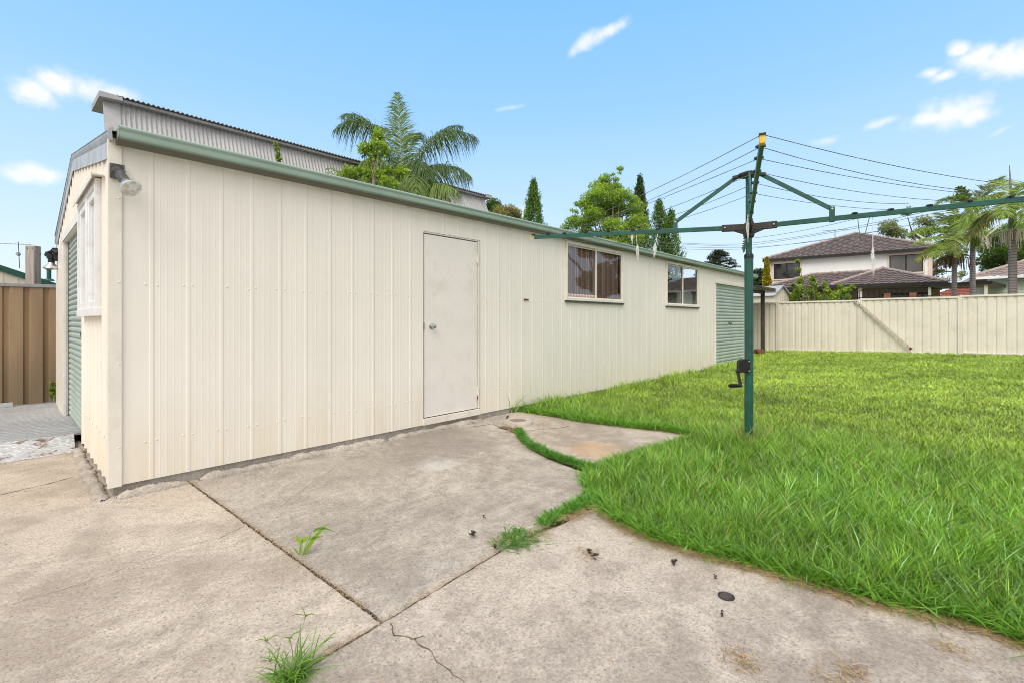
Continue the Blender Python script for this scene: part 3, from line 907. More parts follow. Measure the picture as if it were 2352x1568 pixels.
# sliding windows
def window(w, curtain):
    x0,x1,z0,z1 = w; xm = (x0+x1)/2
    f = MB(); t = .036
    for a in (((x0,-.028,z0),(x0+t,.05,z1)),((x1-t,-.028,z0),(x1,.05,z1)),((x0+t,-.028,z1-t),(x1-t,.05,z1)),((x0+t,-.028,z0),(x1-t,.05,z0+t))): f.box(*a)
    wn = f.build('window', M['trim'], shed, bevel=.002)
    for (a,b,y) in ((x0+t,xm+.018,.020),(xm-.018,x1-t,.0)):
        s = MB(); q = .024
        s.box((a,y-.010,z0+t),(a+q,y+.012,z1-t)); s.box((b-q,y-.010,z0+t),(b,y+.012,z1-t)); s.box((a+q,y-.010,z0+t),(b-q,y+.012,z0+t+q)); s.box((a+q,y-.010,z1-t-q),(b-q,y+.012,z1-t))
        sash = s.build('sash', M['trim'], wn)
        p = MB(); p.quad((a+q-.003,y,z0+t+q-.003),(b-q+.003,y,z0+t+q-.003),(b-q+.003,y,z1-t-q+.003),(a+q-.003,y,z1-t-q+.003)); p.build('pane', M['glass'], wn)
    s = MB(); s.box((x0-.006,-.034,z0-.027),(x1+.006,.02,z0-.001)); s.build('sill', M['darkmetal'], wn)
    if curtain:
        c = MB(); n = 160
        for i in range(n):
            a = x0-.06+i*(x1-x0+.12)/n; b = x0-.06+(i+1)*(x1-x0+.12)/n
            ya = .075+.012*math.sin(a*41)+.006*math.sin(a*97); yb = .075+.012*math.sin(b*41)+.006*math.sin(b*97)
            c.quad((a,ya,z0+.02),(b,yb,z0+.02),(b,yb,z1+.03),(a,ya,z1+.03))
        cc = c.build('curtain', M['curtain'], wn, smooth=True)
        c = MB(); c.tube([(x0-.05,.058,z0+.085),(x1+.05,.058,z0+.085)], .042, 14); c.build('hem', M['curtain'], cc, smooth=True)
    else:
        c = MB(); c.box((x0+.75,.10,z0+.03),(x1-.06,.12,z0+.30)); c.box((x0+.9,.09,z0+.30),(x1-.15,.14,z0+.34))
        c.build('shelf', M['white'], wn)
window(WIN1, True); window(WIN2, False)

def roller(P, u0, u1, z0, z1, pitch, depth, mat, parent):
    mb = MB(); prof = []; z = z0; k = 0
    while z < z1+pitch:
        for f, h in ((.0,-.010),(.05,-.002),(.28,.011),(.62,.011),(.86,.000),(.96,-.010)):
            prof.append((z+f*pitch, h))
        z += pitch
    prof = [(min(a,z1),h) for a,h in prof]
    for (za,ha),(zb,hb) in zip(prof[:-1],prof[1:]):
        if zb-za < 1e-5: continue
        mb.quad(P(u0,ha-depth,za),P(u1,ha-depth,za),P(u1,hb-depth,zb),P(u0,hb-depth,zb))
    return mb.build('roller_door', mat, parent)
PL = lambda u,h,z: (u,-h,z)
rd = roller(PL, ROLL[0]+.03, ROLL[1]-.02, .085, 2.08, .0815, .05, M['rollgreen'], shed)
mb = MB(); mb.box((12.20,.032,1.095),(12.42,.040,1.145)); h = mb.build('lock_plate', M['black'], rd, bevel=.003)
mb = MB(); mb.box((12.24,.026,1.115),(12.38,.0315,1.128)); mb.lathe((12.31,.032,1.12),(0,-1,0),[(0,.012),(.01,.010)],12); mb.build('handle', M['steel'], h)
mb = MB(); mb.box((ROLL[0]+.03,.025,.07),(ROLL[1]-.02,.06,.10)); mb.build('bottom_rail', M['rollgreen'], rd)
mb = MB()
mb.box((ROLL[0],-.016,.07),(ROLL[0]+.03,.09,2.105)); mb.box((ROLL[1]-.02,-.014,.07),(ROLL[1]+.03,.09,2.105)); mb.box((ROLL[0]-.04,-.018,2.085),(ROLL[1]+.04,.09,2.15))
mb.build('roller_frame', M['trim'], shed, bevel=.002)
PG = lambda u,h,z: (-h,u,z)
rd = roller(PG, GROLL[0]-.02, GROLL[1]-.03, .10, 2.09, .060, .028, M['rollgreen'], shed)
mb = MB(); mb.box((.008,1.93,1.03),(.014,2.03,1.08)); mb.build('lock_plate', M['black'], rd, bevel=.002)
mb = MB(); mb.box((.0,GROLL[1]-.05,.09),(.05,GROLL[1]-.0,2.10)); mb.tube([(.008,GROLL[1]-.055,.1),(.008,GROLL[1]-.055,2.08)],.008,8); mb.build('guide_track', M['zinc'], shed)
mb = MB(); mb.box((-.034,GROLL[0],2.100),(.05,GROLL[1],2.107)); mb.box((-.036,GROLL[0]-.05,2.100),(-.031,GROLL[1]+.35,2.185)); mb.build('lintel_flashing', M['trim'], shed)
mb = MB(); mb.box((-.026,GROLL[1],.07),(-.001,GW-.35,2.098)); mb.box((-.024,GW-.348,.07),(-.001,GW+.02,2.098)); mb.build('door_post', M['trim'], shed, bevel=.002)
# timber window in the gable
y0,y1,z0,z1 = GWIN
f = MB(); X0 = -.050
for a in (((X0,y0,z0),(.05,y0+.022,z1)),((X0,y1-.05,z0),(.05,y1,z1)),((X0,y0+.022,z1-.05),(.05,y1-.05,z1)),((X0-.004,y0-.006,z0-.022),(.05,y1+.01,z0+.035)),((X0+.003,.90,z0+.03),(.05,1.0,z1-.04))): f.box(*a)
gw = f.build('window', M['white'], shed, bevel=.002)
for (a,b) in ((y0+.022,.90),(1.0,y1-.05)):
    s = MB(); q = .055; xs_ = (X0+.012,X0+.045)
    s.box((xs_[0],a,z0+.035),(xs_[1],a+q*.7,z1-.05)); s.box((xs_[0],b-q,z0+.035),(xs_[1],b,z1-.05)); s.box((xs_[0],a+q*.7,z0+.035),(xs_[1],b-q,z0+.035+q)); s.box((xs_[0],a+q*.7,z1-.05-q),(xs_[1],b-q,z1-.05))
    s.build('sash', M['white'], gw, bevel=.003)
    p = MB(); p.quad((X0+.03,a+.03,z0+.08),(X0+.03,b-.05,z0+.08),(X0+.03,b-.05,z1-.1),(X0+.03,a+.03,z1-.1)); p.build('pane', M['glass'], gw)
c = MB(); c.quad((.06,y0-.1,z0-.05),(.06,y1+.1,z0-.05),(.06,y1+.1,z1+.05),(.06,y0-.1,z1+.05)); c.build('curtain', M['white'], gw)
mb = MB(); mb.box((-.075,y0-.06,z1+.012),(-.005,y1+.02,z1+.022)); mb.box((-.078,y0-.06,z1-.02),(-.073,y1+.02,z1+.02)); mb.build('head_flashing', M['trim'], gw)

# ================================================================ lamps on the garage
fl = thing('floodlight', (.02,-.02,2.2), 'weathered grey floodlight with silvered bulb on the near garage corner', 'floodlight')
mb = MB(); mb.box((-.012,-.030,2.145),(.066,-.0185,2.245)); mb.lathe((.0,-.030,2.225),(0,-1,0),[(0,.006),(.004,.004)],8); mb.build('bracket', M['lamp_grey'], fl, bevel=.004)
ax = unit(V(.24,-.70,-.62)); p0 = V(.022,-.100,2.172)
mb = MB(); mb.tube([(.028,-.03,2.20),(.018,-.06,2.192),tuple(p0)], [.027,.026,.026], 16); mb.tube([tuple(p0-V(.03,0,-.012)),tuple(p0+V(.03,0,-.012))], .029, 16)
mb.build('knuckle', M['lamp_grey'], fl, smooth=True)
mb = MB(); mb.lathe(p0+ax*.005, ax, [(0,.022),(.02,.029),(.095,.031),(.105,.029),(.11,.026)], 24); mb.build('lamp_socket', M['lamp_grey'], fl, smooth=True)
mb = MB(); mb.lathe(p0+ax*.112, ax, [(0,.027),(.015,.032),(.04,.046),(.065,.057),(.078,.0605)], 32); bl = mb.build('bulb', M['chrome'], fl, smooth=True)
tl = NT('bulb_lens')
tl.bsdf(tl.mix(tl.mapr(tl.noise(25,3),.4,.6),(.55,.54,.50),(.80,.80,.78)), .12, spec=.8)
mb = MB(); mb.lathe(p0+ax*.190, ax, [(0,.060),(.006,.056),(.012,.04),(.015,.015)], 32); mb.build('lens', tl.m, bl, smooth=True)

f2 = thing('floodlight', pt(120,590,6.05), 'black twin-knuckle sensor lamp with silvered bulb on the far gable corner', 'floodlight')
Y2 = 6.05
mb = MB(); mb.bar(pt(126,570,Y2), pt(130,600,Y2), .05, .03, (1,0,0)); mb.tube([pt(122,574,Y2),pt(134,582,Y2)], .03, 10); mb.build('bracket', M['black'], f2)
mb = MB(); mb.bar(pt(108,583,Y2), pt(119,589,Y2), .055, .06); mb.tube([pt(117,586,Y2),pt(118,594,Y2)], .045, 12); mb.tube([pt(112,580,Y2),pt(124,577,Y2)], .02, 8); mb.build('sensor', M['black'], f2)
b0 = pt(118,594,Y2)
mb = MB(); mb.lathe(b0+V(0,0,.03), (0,0,-1), [(0,.032),(.08,.034),(.085,.03)], 20); mb.build('lamp_socket', M['black'], f2)
mb = MB(); mb.lathe(b0+V(0,0,-.055), (0,0,-1), [(0,.03),(.02,.04),(.05,.07),(.07,.082),(.078,.078),(.085,.05)], 28); mb.build('bulb', M['chrome'], f2, smooth=True)

# ================================================================ left side: ramp, brown fence, post, neighbour
rp = thing('ramp', (-1,2.5,0), 'steel checker plate ramp with flaking rusty apron at the roller door', 'ramp')
mb = MB(); mb.box((-4,2.135,.070),(.095,4.72,.087)); 
mb.build('deck_plate', M['plate'], rp)
mb = MB(); mb.add([(-4,1.66,.004),(-.055,1.66,.004),(-.03,2.13,.088),(-4,2.13,.088),(-4,1.66,-.0),(-.055,1.66,-.0),(-.03,2.13,.07),(-4,2.13,.07)], [(0,1,2,3),(7,6,5,4),(0,4,5,1),(1,5,6,2),(2,6,7,3),(3,7,4,0)]); mb.build('apron', M['apron'], rp)
mb = MB(); mb.box((-4,4.66,.088),(-.42,4.71,.125)); mb.box((-4,4.705,.088),(-.42,4.72,.14)); mb.build('edge_rail', M['zinc'], rp)
mb = MB(); mb.box((-.62,2.15,.0872),(-.612,4.6,.0885)); mb.build('weld_seam', M['rusty'], rp)

def trapezoid(mb, P, u0, u1, z0, z1, pitch=.197, flat=.122, depth=.026, first=None):
    pts = [(u0,0)]; c = u0+.03 if first is None else first
    while c < u1-.07:
        pts += [(c,0),(c+.018,depth),(c+pitch-flat-.018,depth),(c+pitch-flat,0)]; c += pitch
    pts = [p for p in pts if p[0] < u1-.005]; pts.append((u1,0))
    for (a,ha),(b,hb) in zip(pts[:-1],pts[1:]):
        mb.quad(P(a,ha,z0(a)),P(b,hb,z0(b)),P(b,hb,z1),P(a,ha,z1))

bf = thing('sheet_fence', (-2,5.3,0), 'brown corrugated metal fence with grey top rail beside the ramp', 'fence')
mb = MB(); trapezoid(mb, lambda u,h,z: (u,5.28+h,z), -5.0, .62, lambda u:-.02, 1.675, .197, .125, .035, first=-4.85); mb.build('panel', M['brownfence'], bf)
mb = MB(); mb.box((-5,5.262,1.655),(.65,5.325,1.70)); mb.build('top_rail', M['zincdark'], bf, bevel=.003)
mb = MB(); mb.box((-5,5.262,-.02),(.65,5.325,.03)); mb.build('bottom_rail', M['zincdark'], bf)
mb = MB(); a = pt(65.5,655,7.0); b = pt(87,655,7.0); zt = pt(76,565.5,7.0)[2]
dr = unit(b-a); nn = V(-dr[1],dr[0],0)
mb.obox(((a+b)/2)[0:2].tolist()+[zt/2-.0], dr, nn, (0,0,1), (np.linalg.norm(b-a)/2,.05,zt/2))
po = mb.build('timber_post', M['timber'], None, bevel=.006); tag(po, 'grey knotty timber post standing behind the brown fence', 'post')
for dx in (-.035,.04): mb = MB(); mb.lathe((a+b)/2*V(1,1,0)+dr*dx+V(0,0,zt-.04)-nn*(-.05 if np.dot(nn,FW)<0 else .05), -FW, [(-.006,.011),(.004,.009)], 10); mb.build('bolt', M['rusty'], po)

nb = thing('neighbour_garage', (-1,15.9,0), 'cream gabled shed with green barge boards beyond the brown fence', 'shed')
yb = 15.85; xa = -.491
def nbx(t): return xa+t
apx, apz, rx, rz = nbx(-2.6), 3.74, nbx(1.45), 2.125
lx = 2*apx-rx
mb = MB(); mb.add([(lx,yb,0),(rx,yb,0),(rx,yb,rz-.12),(apx,yb,apz-.12),(lx,yb,rz-.12)], [(0,1,2,3,4)])
for xx in np.arange(lx+.3,rx,.3): mb.box((xx,yb-.012,0),(xx+.02,yb,min(rz-.15+(apz-rz)*(1-abs(xx-apx)/(rx-apx)),5)-.02))
mb.build('wall', M['fence'], nb)
mb = MB(); mb.box((rx-.02,yb+.01,0),(rx,yb+6,rz-.1)); mb.build('wall', M['fence'], nb)
mb = MB()
mb.bar((apx,yb-.05,apz-.05),(rx+.2,yb-.05,rz-.13),.15,.03); mb.bar((apx,yb-.05,apz-.05),(lx-.2,yb-.05,rz-.13),.15,.03); mb.build('barge_board', M['green_pole'], nb)
mb = MB()
for sx in (rx+.2,lx-.2): mb.quad((apx,yb-.06,apz+.04),(sx,yb-.06,rz-.04),(sx,yb+6,rz-.04),(apx,yb+6,apz+.04))
mb.build('roof', M['zinc'], nb)
p = pt(112.5,642,14.7); mb = MB(); mb.lathe(p+V(0,0,-.05),(0,0,1),[(0,.14),(.06,.10),(.07,.055),(.34,.055),(.345,.075),(.40,.075)],16); mb.build('vent_pipe', M['green_pole'], nb, smooth=True)
an = thing('tv_antenna', pt(45,610,14.6), 'thin rusty television antenna on the cream shed at far left', 'antenna')
mb = MB(); mb.tube([pt(45,616,14.6),pt(43,575,14.6),pt(42,556,14.6)], .011, 6); mb.build('mast', M['rusty'], an)
mb = MB(); mb.tube([pt(-5,559,14.6),pt(72,563,14.6)], .010, 6)
for x in (0,12,24,34,50,66): mb.tube([pt(x,559,14.3),pt(x+1,560,14.9)], .006, 5)
mb.build('boom', M['zincdark'], an)
mb = MB(); mb.bar(pt(40,582,14.6),pt(44,586,14.6),.08,.08); mb.build('junction_box', M['zincdark'], an)

# ================================================================ grey corrugated shed behind
gs = thing('warehouse', (5,8,0), 'tall grey corrugated iron shed with overhanging roof behind the garage', 'shed')
X0w, X1w, YT, ZT = .70, 10.10, 7.0, 5.18
def lean(z): return YT-(ZT-z)*.42
mb = MB(); n = 0; pc = .0762; zb_ = 2.3
x = X0w+.22
while x < X1w:
    k = 6
    for j in range(k):
        a = x+pc*j/k; b = x+pc*(j+1)/k
        ha = .011*math.cos(2*math.pi*j/k); hb = .011*math.cos(2*math.pi*(j+1)/k)
        mb.quad((a,lean(zb_)-ha,zb_),(b,lean(zb_)-hb,zb_),(b,YT-hb,ZT),(a,YT-ha,ZT))
    x += pc
mb.build('wall', M['oldgrey'], gs, smooth=True, angle=80)
mb = MB(); mb.add([(X0w,lean(zb_)-.02,zb_),(X0w+.24,lean(zb_)-.02,zb_),(X0w+.24,YT-.02,ZT),(X0w,YT-.02,ZT)],[(0,1,2,3)])
mb.build('corner_flashing', M['oldgrey'], gs)
mb = MB(); mb.add([(X0w,lean(zb_)-.02,zb_),(X0w,YT-.02,ZT),(X0w+1.5,13,ZT),(X0w+1.5,13,zb_)],[(0,1,2,3)]); mb.build('wall', M['oldgrey'], gs)
mb = MB(); mb.add([(X1w+.02,lean(zb_)-.02,zb_),(X1w+.02,13,zb_),(X1w+.02,13,ZT),(X1w+.02,YT-.02,ZT)],[(0,1,2,3)])
mb.add([(X1w-.12,lean(zb_)-.022,zb_),(X1w+.03,lean(zb_)-.022,zb_),(X1w+.03,YT-.022,ZT),(X1w-.12,YT-.022,ZT)],[(0,1,2,3)]); mb.build('corner_flashing', M['oldgrey'], gs)
mb = MB(); x = X0w+.18
while x < X1w+.15:
    for j in range(6):
        a = x+pc*j/6; b = x+pc*(j+1)/6; ha = .014*math.cos(2*math.pi*j/6); hb = .014*math.cos(2*math.pi*(j+1)/6)
        ye = 7.9+5.1*min(1,(a-X0w-.1)/1.7); ze = 5.225+(ye-6.8)*.109; mb.quad((a,6.80,5.225+ha),(b,6.80,5.225+hb),(b,ye,ze+hb),(a,ye,ze+ha))
        mb.quad((a,6.80,5.225+ha),(b,6.80,5.225+hb),(b,6.80,5.215+hb),(a,6.80,5.215+ha))
    x += pc
mb.build('roof', M['zincdark'], gs, smooth=True, angle=60)
mb = MB(); mb.box((X0w+.2,6.86,5.155),(X1w+.13,6.98,5.20)); mb.build('fascia', M['zincdark'], gs)
mb = MB(); mb.add([(X0w-.06,6.80,5.13),(X0w-.06,7.9,5.19),(X0w-.06,7.9,5.31),(X0w-.06,6.80,5.225),(X0w+.26,6.80,5.15),(X0w+.26,7.9,5.19),(X0w+.26,7.9,5.31),(X0w+.26,6.80,5.225)],
   [(0,1,2,3),(7,6,5,4),(3,2,6,7),(0,3,7,4),(0,4,5,1)]); mb.build('barge_capping', M['oldgrey'], gs)
mb = MB(); mb.box((X1w-.05,6.78,5.15),(X1w+.20,6.84,5.255)); mb.box((X1w+.16,6.84,5.15),(X1w+.20,12.9,5.27)); mb.build('barge_capping', M['oldgrey'], gs)

# ================================================================ right fence
FX = 18.36
ff = thing('boundary_fence', (FX,-3,0), 'cream corrugated steel boundary fence in stepped panels across the lawn end', 'fence')
ybs = [2.77,.40,-2.0,-4.34,-6.70,-9.06,-11.4]
tops = [1.838,1.853,1.889,1.915,1.95,1.97]
for i in range(6):
    ya, yb2 = ybs[i], ybs[i+1]; zt = tops[i]
    mb = MB(); trapezoid(mb, lambda u,h,z: (FX+.02+h, ya-u, z), .055, ya-yb2-.055, lambda u: float(lawn_z(FX,ya-u))-.05, zt-.02, .1935, .118, .020, first=.10)
    pn = mb.build('panel', M['fence'], ff)
    mb = MB(); mb.box((FX-.012,yb2+.035,zt-.052),(FX+.055,ya-.035,zt)); mb.build('top_rail', M['fence'], pn, bevel=.004)
    mb = MB(); zz = float(lawn_z(FX,(ya+yb2)/2)); mb.box((FX-.010,yb2+.035,zz-.04),(FX+.052,ya-.035,zz+.03)); mb.build('bottom_rail', M['fence'], pn)
    mb = MB(); mb.box((FX-.014,yb2+.002,-.05),(FX+.06,yb2+.05,zt+.01)); mb.box((FX-.014,yb2-.05,-.05),(FX+.06,yb2-.002,(tops[i+1] if i<5 else zt)+.01)); mb.build('post', M['fence'], ff, bevel=.004)
pa = pt(1962,690,15.25); pb = pt(2093,803,14.2)
pa[0] = FX-.035; pb[0] = FX-.09
mb = MB(); mb.bar(pa, pb, .075, .03, (0,0,1)); br = mb.build('brace', M['brace'], ff, bevel=.004)
for k_ in (.03,.09,.15): mb = MB(); mb.lathe(pa+(pb-pa)*k_+V(-.012,0,0), (-1,0,0), [(0,.016),(.012,.012)], 10); mb.build('bolt', M['rusty'], br)
mb = MB(); mb.bar(pb+(pa-pb)*.035+V(-.003,0,0), pb, .078, .034); mb.build('foot_plate', M['rusty'], br)

# ================================================================ lean-to at the far end
lt = thing('lean_to', (16,.7,0), 'low grey iron lean-to with dark timber post beyond the far end of the garage', 'lean-to')
mb = MB(); a = pt(1752,0,16.35)
mb.box((a[0]-.055,a[1]-.055,0),(a[0]+.055,a[1]+.055,2.23)); mb.build('post', M['darkwood'], lt)
mb = MB(); k=0
y = -.0
for i in range(60):
    ya = a[1]-.30+i*.06; h0 = .012*(i%2); h1 = .012*((i+1)%2)
    mb.quad((GL+.05,ya,2.33+h0),(FX-.15,ya,2.33+h0-.16),(FX-.15,ya+.06,2.33+h1-.16),(GL+.05,ya+.06,2.33+h1))
mb.build('roof', M['zincdark'], lt)
mb = MB(); mb.box((GL+.05,a[1]-.28,2.20),(a[0]+.5,a[1]-.24,2.30)); mb.box((GL+.05,a[1]-.03,2.10),(a[0]+.1,a[1]+.03,2.2)); mb.build('beam', M['darkwood'], lt)
mb = MB(); trapezoid(mb, lambda u,h,z: (GL+u, a[1]+.62+h, z), .02, FX-GL-.05, lambda u: 1.42, 2.2, .09, .05, .012); mb.build('upper_wall', M['zinc'], lt)
mb = MB(); trapezoid(mb, lambda u,h,z: (GL+u, a[1]+.60+h, z), .02, FX-GL-.05, lambda u: 0., 1.42, .197, .12, .026); mb.build('lower_wall', M['fence'], lt)
b_ = pt(1741,800,15.6)
mb = MB(); 
for q in range(7): mb.obox((b_[0]+.11*(q%3)-.1,b_[1]+.1*(q//3)-.1,.16+.05*(q%2)), (1,.3*q,0), (-.3*q,1,0), (0,0,1), (.1,.055,.038))
bk_ = mb.build('brick_rubble', M['redbrick'], None, bevel=.004); tag(bk_, 'small heap of red bricks at the foot of the lean-to post', 'bricks')
# ================================================================ rotary clothesline
CL = V(4.309, -2.748, 0); HZ = 2.070; PZ = float(lawn_z(CL[0], CL[1]))
hoist = thing('rotary_clothesline', CL, 'dark green rotary clothes hoist standing in the long grass', 'clothesline')
HUB = CL+V(0,0,HZ); F1 = V(-2.094,-.678,0); R1 = V(.678,-2.094,0)
ARMS = [F1, R1, -F1, -R1]; RISE = V(0,0,.070)
mb = MB(); mb.tube([CL+V(0,0,-.2),CL+V(0,0,1.79)], .0385, 28); mb.build('pole', M['green_pole'], hoist, smooth=True)
mb = MB(); mb.lathe(CL+V(0,0,1.775),(0,0,1),[(0,.041),(.03,.041),(.042,.036),(.044,.029)],28); mb.build('collar', M['black'], hoist, smooth=True)
mb = MB(); mb.tube([CL+V(0,0,1.6),CL+V(0,0,2.565)], .0275, 24)
mb.build('inner_tube', M['green_pole'], hoist, smooth=True)
mb = MB()
mb.lathe(CL+V(0,0,1.968),(0,0,1),[(0,.030),(.01,.046),(.06,.052),(.085,.046),(.14,.040),(.15,.032)],20)
for A in ARMS:
    d = unit(A); s = V(-d[1],d[0],0)
    mb.bar(HUB+d*.03, HUB+d*.235+RISE*.1, .062, .052)
    mb.bar(HUB+d*.02+V(0,0,-.045), HUB+d*.12+V(0,0,-.005), .05, .045)
    for sg in (-1,1): mb.lathe(HUB+d*.205+RISE*.09+s*sg*.026, s*sg, [(0,.016),(.006,.014)], 10)
hub = mb.build('hub', M['blackiron'], hoist, bevel=.006)
for A in ARMS:
    d = unit(A); s = V(-d[1],d[0],0)
    for sg in (-1,1): mb = MB(); mb.lathe(HUB+d*.205+RISE*.09+s*sg*.032, s*sg, [(0,.009),(.005,.006)], 8); mb.build('bolt', M['steel'], hub)
mb = MB()
mb.lathe(CL+V(0,0,2.548),(0,0,1),[(0,.045),(.006,.10),(.02,.105),(.034,.085),(.04,.03)],8)
for A in ARMS:
    d = unit(A); mb.bar(CL+V(0,0,2.565)+d*.05, CL+V(0,0,2.553)+d*.14, .03, .05)
mb.build('head_plate', M['blackiron'], hoist, bevel=.005)
CLIPS = [1.0,.918,.832,.72,.607,.49]
def arm_pt(A, s, dz=0): return HUB+A*s+RISE*s+V(0,0,dz)
for i, A in enumerate(ARMS):
    d = unit(A); s = V(-d[1],d[0],0)
    mb = MB(); mb.bar(arm_pt(A,.085), arm_pt(A,.995), .044, .024)
    if i == 2 or i == 0:
        pass
    arm = mb.build('arm', M['green_pole'], hoist, bevel=.003)
    mb = MB(); e = arm_pt(A,.955); 
    if i == 0: mb.bar(arm_pt(A,.985), arm_pt(A,1.001), .045, .029)
    else:
        c0 = arm_pt(A,1.005); mb.tube([c0+V(0,0,.02)+d*.0, c0+d*.022+V(0,0,.014), c0+d*.028, c0+d*.022-V(0,0,.014), c0-V(0,0,.02)], .006, 8)
    mb.build('end_cap', M['yellow'], arm, bevel=.003 if i==0 else 0)
    mb = MB()
    if i == 0: mb = MB(); mb.bar(arm_pt(A,.985,.026), arm_pt(A,1.004,.026), .008, .034); mb.build('line_clip', M['black'], arm)
    for c in CLIPS[(1 if i==0 else 0):]+[.375]:
        mb = MB(); p = arm_pt(A,c,.027); mb.bar(p-d*.020, p+d*.020, .012, .034); mb.bar(p-s*.026, p+s*.026, .012, .012)
        mb.build('line_clip', M['black'], arm)
    mb = MB(); p = arm_pt(A,.30)
    mb.bar(CL+V(0,0,2.553)+d*.11, p+V(0,0,.085), .036, .016)
    st = mb.build('strut', M['green_pole'], hoist, bevel=.002)
    mb = MB(); mb.bar(p+V(0,0,-.03)-s*.0, p+V(0,0,.105), .040, .032, d); mb.build('strut_bracket', M['green_pole'], st, bevel=.004)
    for sg in (-1,1): mb = MB(); mb.lathe(p+V(0,0,.085)+s*sg*.015, s*sg, [(0,.011),(.006,.007)], 10); mb.build('bolt', M['steel'], st)
rl = random.Random(5)
for k, c in enumerate(CLIPS):
    mb = MB()
    for i in range(4):
        if (i, k) in ((1,4),(2,5),(2,4)): continue
        a = arm_pt(ARMS[i],c,.024); b = arm_pt(ARMS[(i+1)%4],c,.024)
        if i == 0 and k == 4: b = a+(b-a)*.86+V(0,0,-.005)
        sag = [.05,.07,.03,.06,.09,.05][k]*(.7+.6*rl.random())*c
        mb.tube([a+(b-a)*t-V(0,0,4*sag*t*(1-t)) for t in np.linspace(0,1,11)], .0021, 5)
    mb.build('clothes_line', M['line'], hoist)
# crank
cz = .765; c0 = CL-RT*.065-FW*.035
mb = MB(); prof = [(-.052,-.058),(.05,-.062),(.054,-.05),(.054,.064),(-.02,.066),(-.042,.055),(-.054,.032)]
mb.extrude(prof, c0+V(0,0,cz)-FW*.02, RT, (0,0,1), FW*.055); ck = mb.build('crank_box', M['black'], hoist, bevel=.006)
for z in (.045,-.045): mb = MB(); mb.lathe(c0+RT*.042+V(0,0,cz+z)-FW*.02, -FW, [(0,.007),(.004,.004)], 10); mb.build('bolt', M['steel'], ck)
h0 = c0-RT*.062+V(0,0,cz-.045)-FW*.01; h1 = h0+RT*.018+V(0,0,-.135)-FW*.02
mb = MB(); mb.tube([h0+RT*.02,h0-RT*.014], .017, 12); mb.bar(h0, h1, .026, .014, RT); mb.tube([h1+RT*.012,h1-RT*.02], .015, 12)
hd = mb.build('crank_handle', M['black'], ck, bevel=.002)
mb = MB(); mb.lathe(h1-RT*.015, -RT, [(0,.010)]+[(.006+.0105*j+q, r) for j in range(8) for q, r in ((0,.0105),(.003,.018),(.007,.018),(.0095,.0105))]+[(.095,.014),(.098,.010)], 14); mb.build('grip', M['black'], hd)

# frayed rags of old line hanging from the arms
def rag(p, ln, seed, label, lean_=(0,0), fr=.45, w=.016):
    rn = random.Random(seed); p = np.asarray(p,float)
    o = thing('frayed_cord', p, label, 'cord', 'frayed ends of clothesline cord hanging from the hoist')
    d = V(lean_[0],lean_[1],-1); q = p+unit(d)*ln
    mb = MB(); mb.tube([p+V(0,0,.02),p+V(.004,0,-.01),p+(q-p)*.4,q], .0028, 6); mb.build('cord', M['rag'], o)
    mb = MB()
    for i in range(34):
        s = q+V(rn.uniform(-.004,.004),rn.uniform(-.004,.004),rn.uniform(0,.05)*fr*2)
        L_ = fr*rn.uniform(.08,.30); a = rn.uniform(0,6.28); r_ = w*rn.uniform(.4,1.3)
        m1 = s+V(math.cos(a)*r_,math.sin(a)*r_,-L_*rn.uniform(.3,.6)); e = s+V(math.cos(a)*r_*.3+rn.uniform(-.01,.01)+lean_[0]*L_*.5,math.sin(a)*r_*.3,-L_)
        mb.tube([s,m1,e], [.0014,.0016,.0006], 4, cap=False)
    mb.build('frayed_end', M['rag'], o)
rag(arm_pt(ARMS[3],.477,.02), .20, 1, 'longest frayed white cord end hanging from the left arm of the hoist', (.06,-.05), .55, .015)
rag(arm_pt(ARMS[3],.495,.02), .055, 2, 'short frayed white tuft beside the longest cord on the left arm', (0,0), .35, .014)
rag(arm_pt(ARMS[3],.375,.02), .19, 3, 'frayed white cord end dangling nearest the strut on the left arm', (-.16,.12), .42, .016)
rag(arm_pt(ARMS[1],.434,-.01), .34, 4, 'long white frayed cord hanging from the right arm before the white house', (0,0), .75, .013)
rag(arm_pt(ARMS[0],.16,.02)-RT*.02, .06, 5, 'white knotted cord bound round the inner end of the front arm', (0,0), .6, .010)
mb = MB(); a = arm_pt(ARMS[1],.385,.0); b = arm_pt(ARMS[1],.425,.0)
mb.tube([a+(b-a)*t+V(0,0,-.20*math.sin(math.pi*t**.7)) for t in np.linspace(0,1,12)], .003, 5); mb.tube([a+(b-a)*.25+V(0,0,-.17),a+(b-a)*.25+V(0,0,-.25)], .002, 4)
o = mb.build('wire_loop', M['line']); tag(o, 'dark slack loop of wire drooping below the right arm of the hoist', 'wire')

# ================================================================ two-storey house
AD = unit(.781*RT-.624*FW); BD = unit(.624*RT+.781*FW)
HO = pt(1766,736,35.04); HO[2] = 0
def H(a, b, z): return HO+AD*a+BD*b+V(0,0,z)
def hp(px, py, b=0):
    r = (px-CX)/FPX; x0 = 19.07+.624*b; y0 = 35.04+.781*b
    a = (y0*r-x0)/(.781+.624*r); Y = y0-.624*a
    return a, 1.19+(HY-py)/FPX*Y
house = thing('house', H(4.5,0,0), 'white two-storey house with brown tiled hip roofs behind the cream fence', 'house')

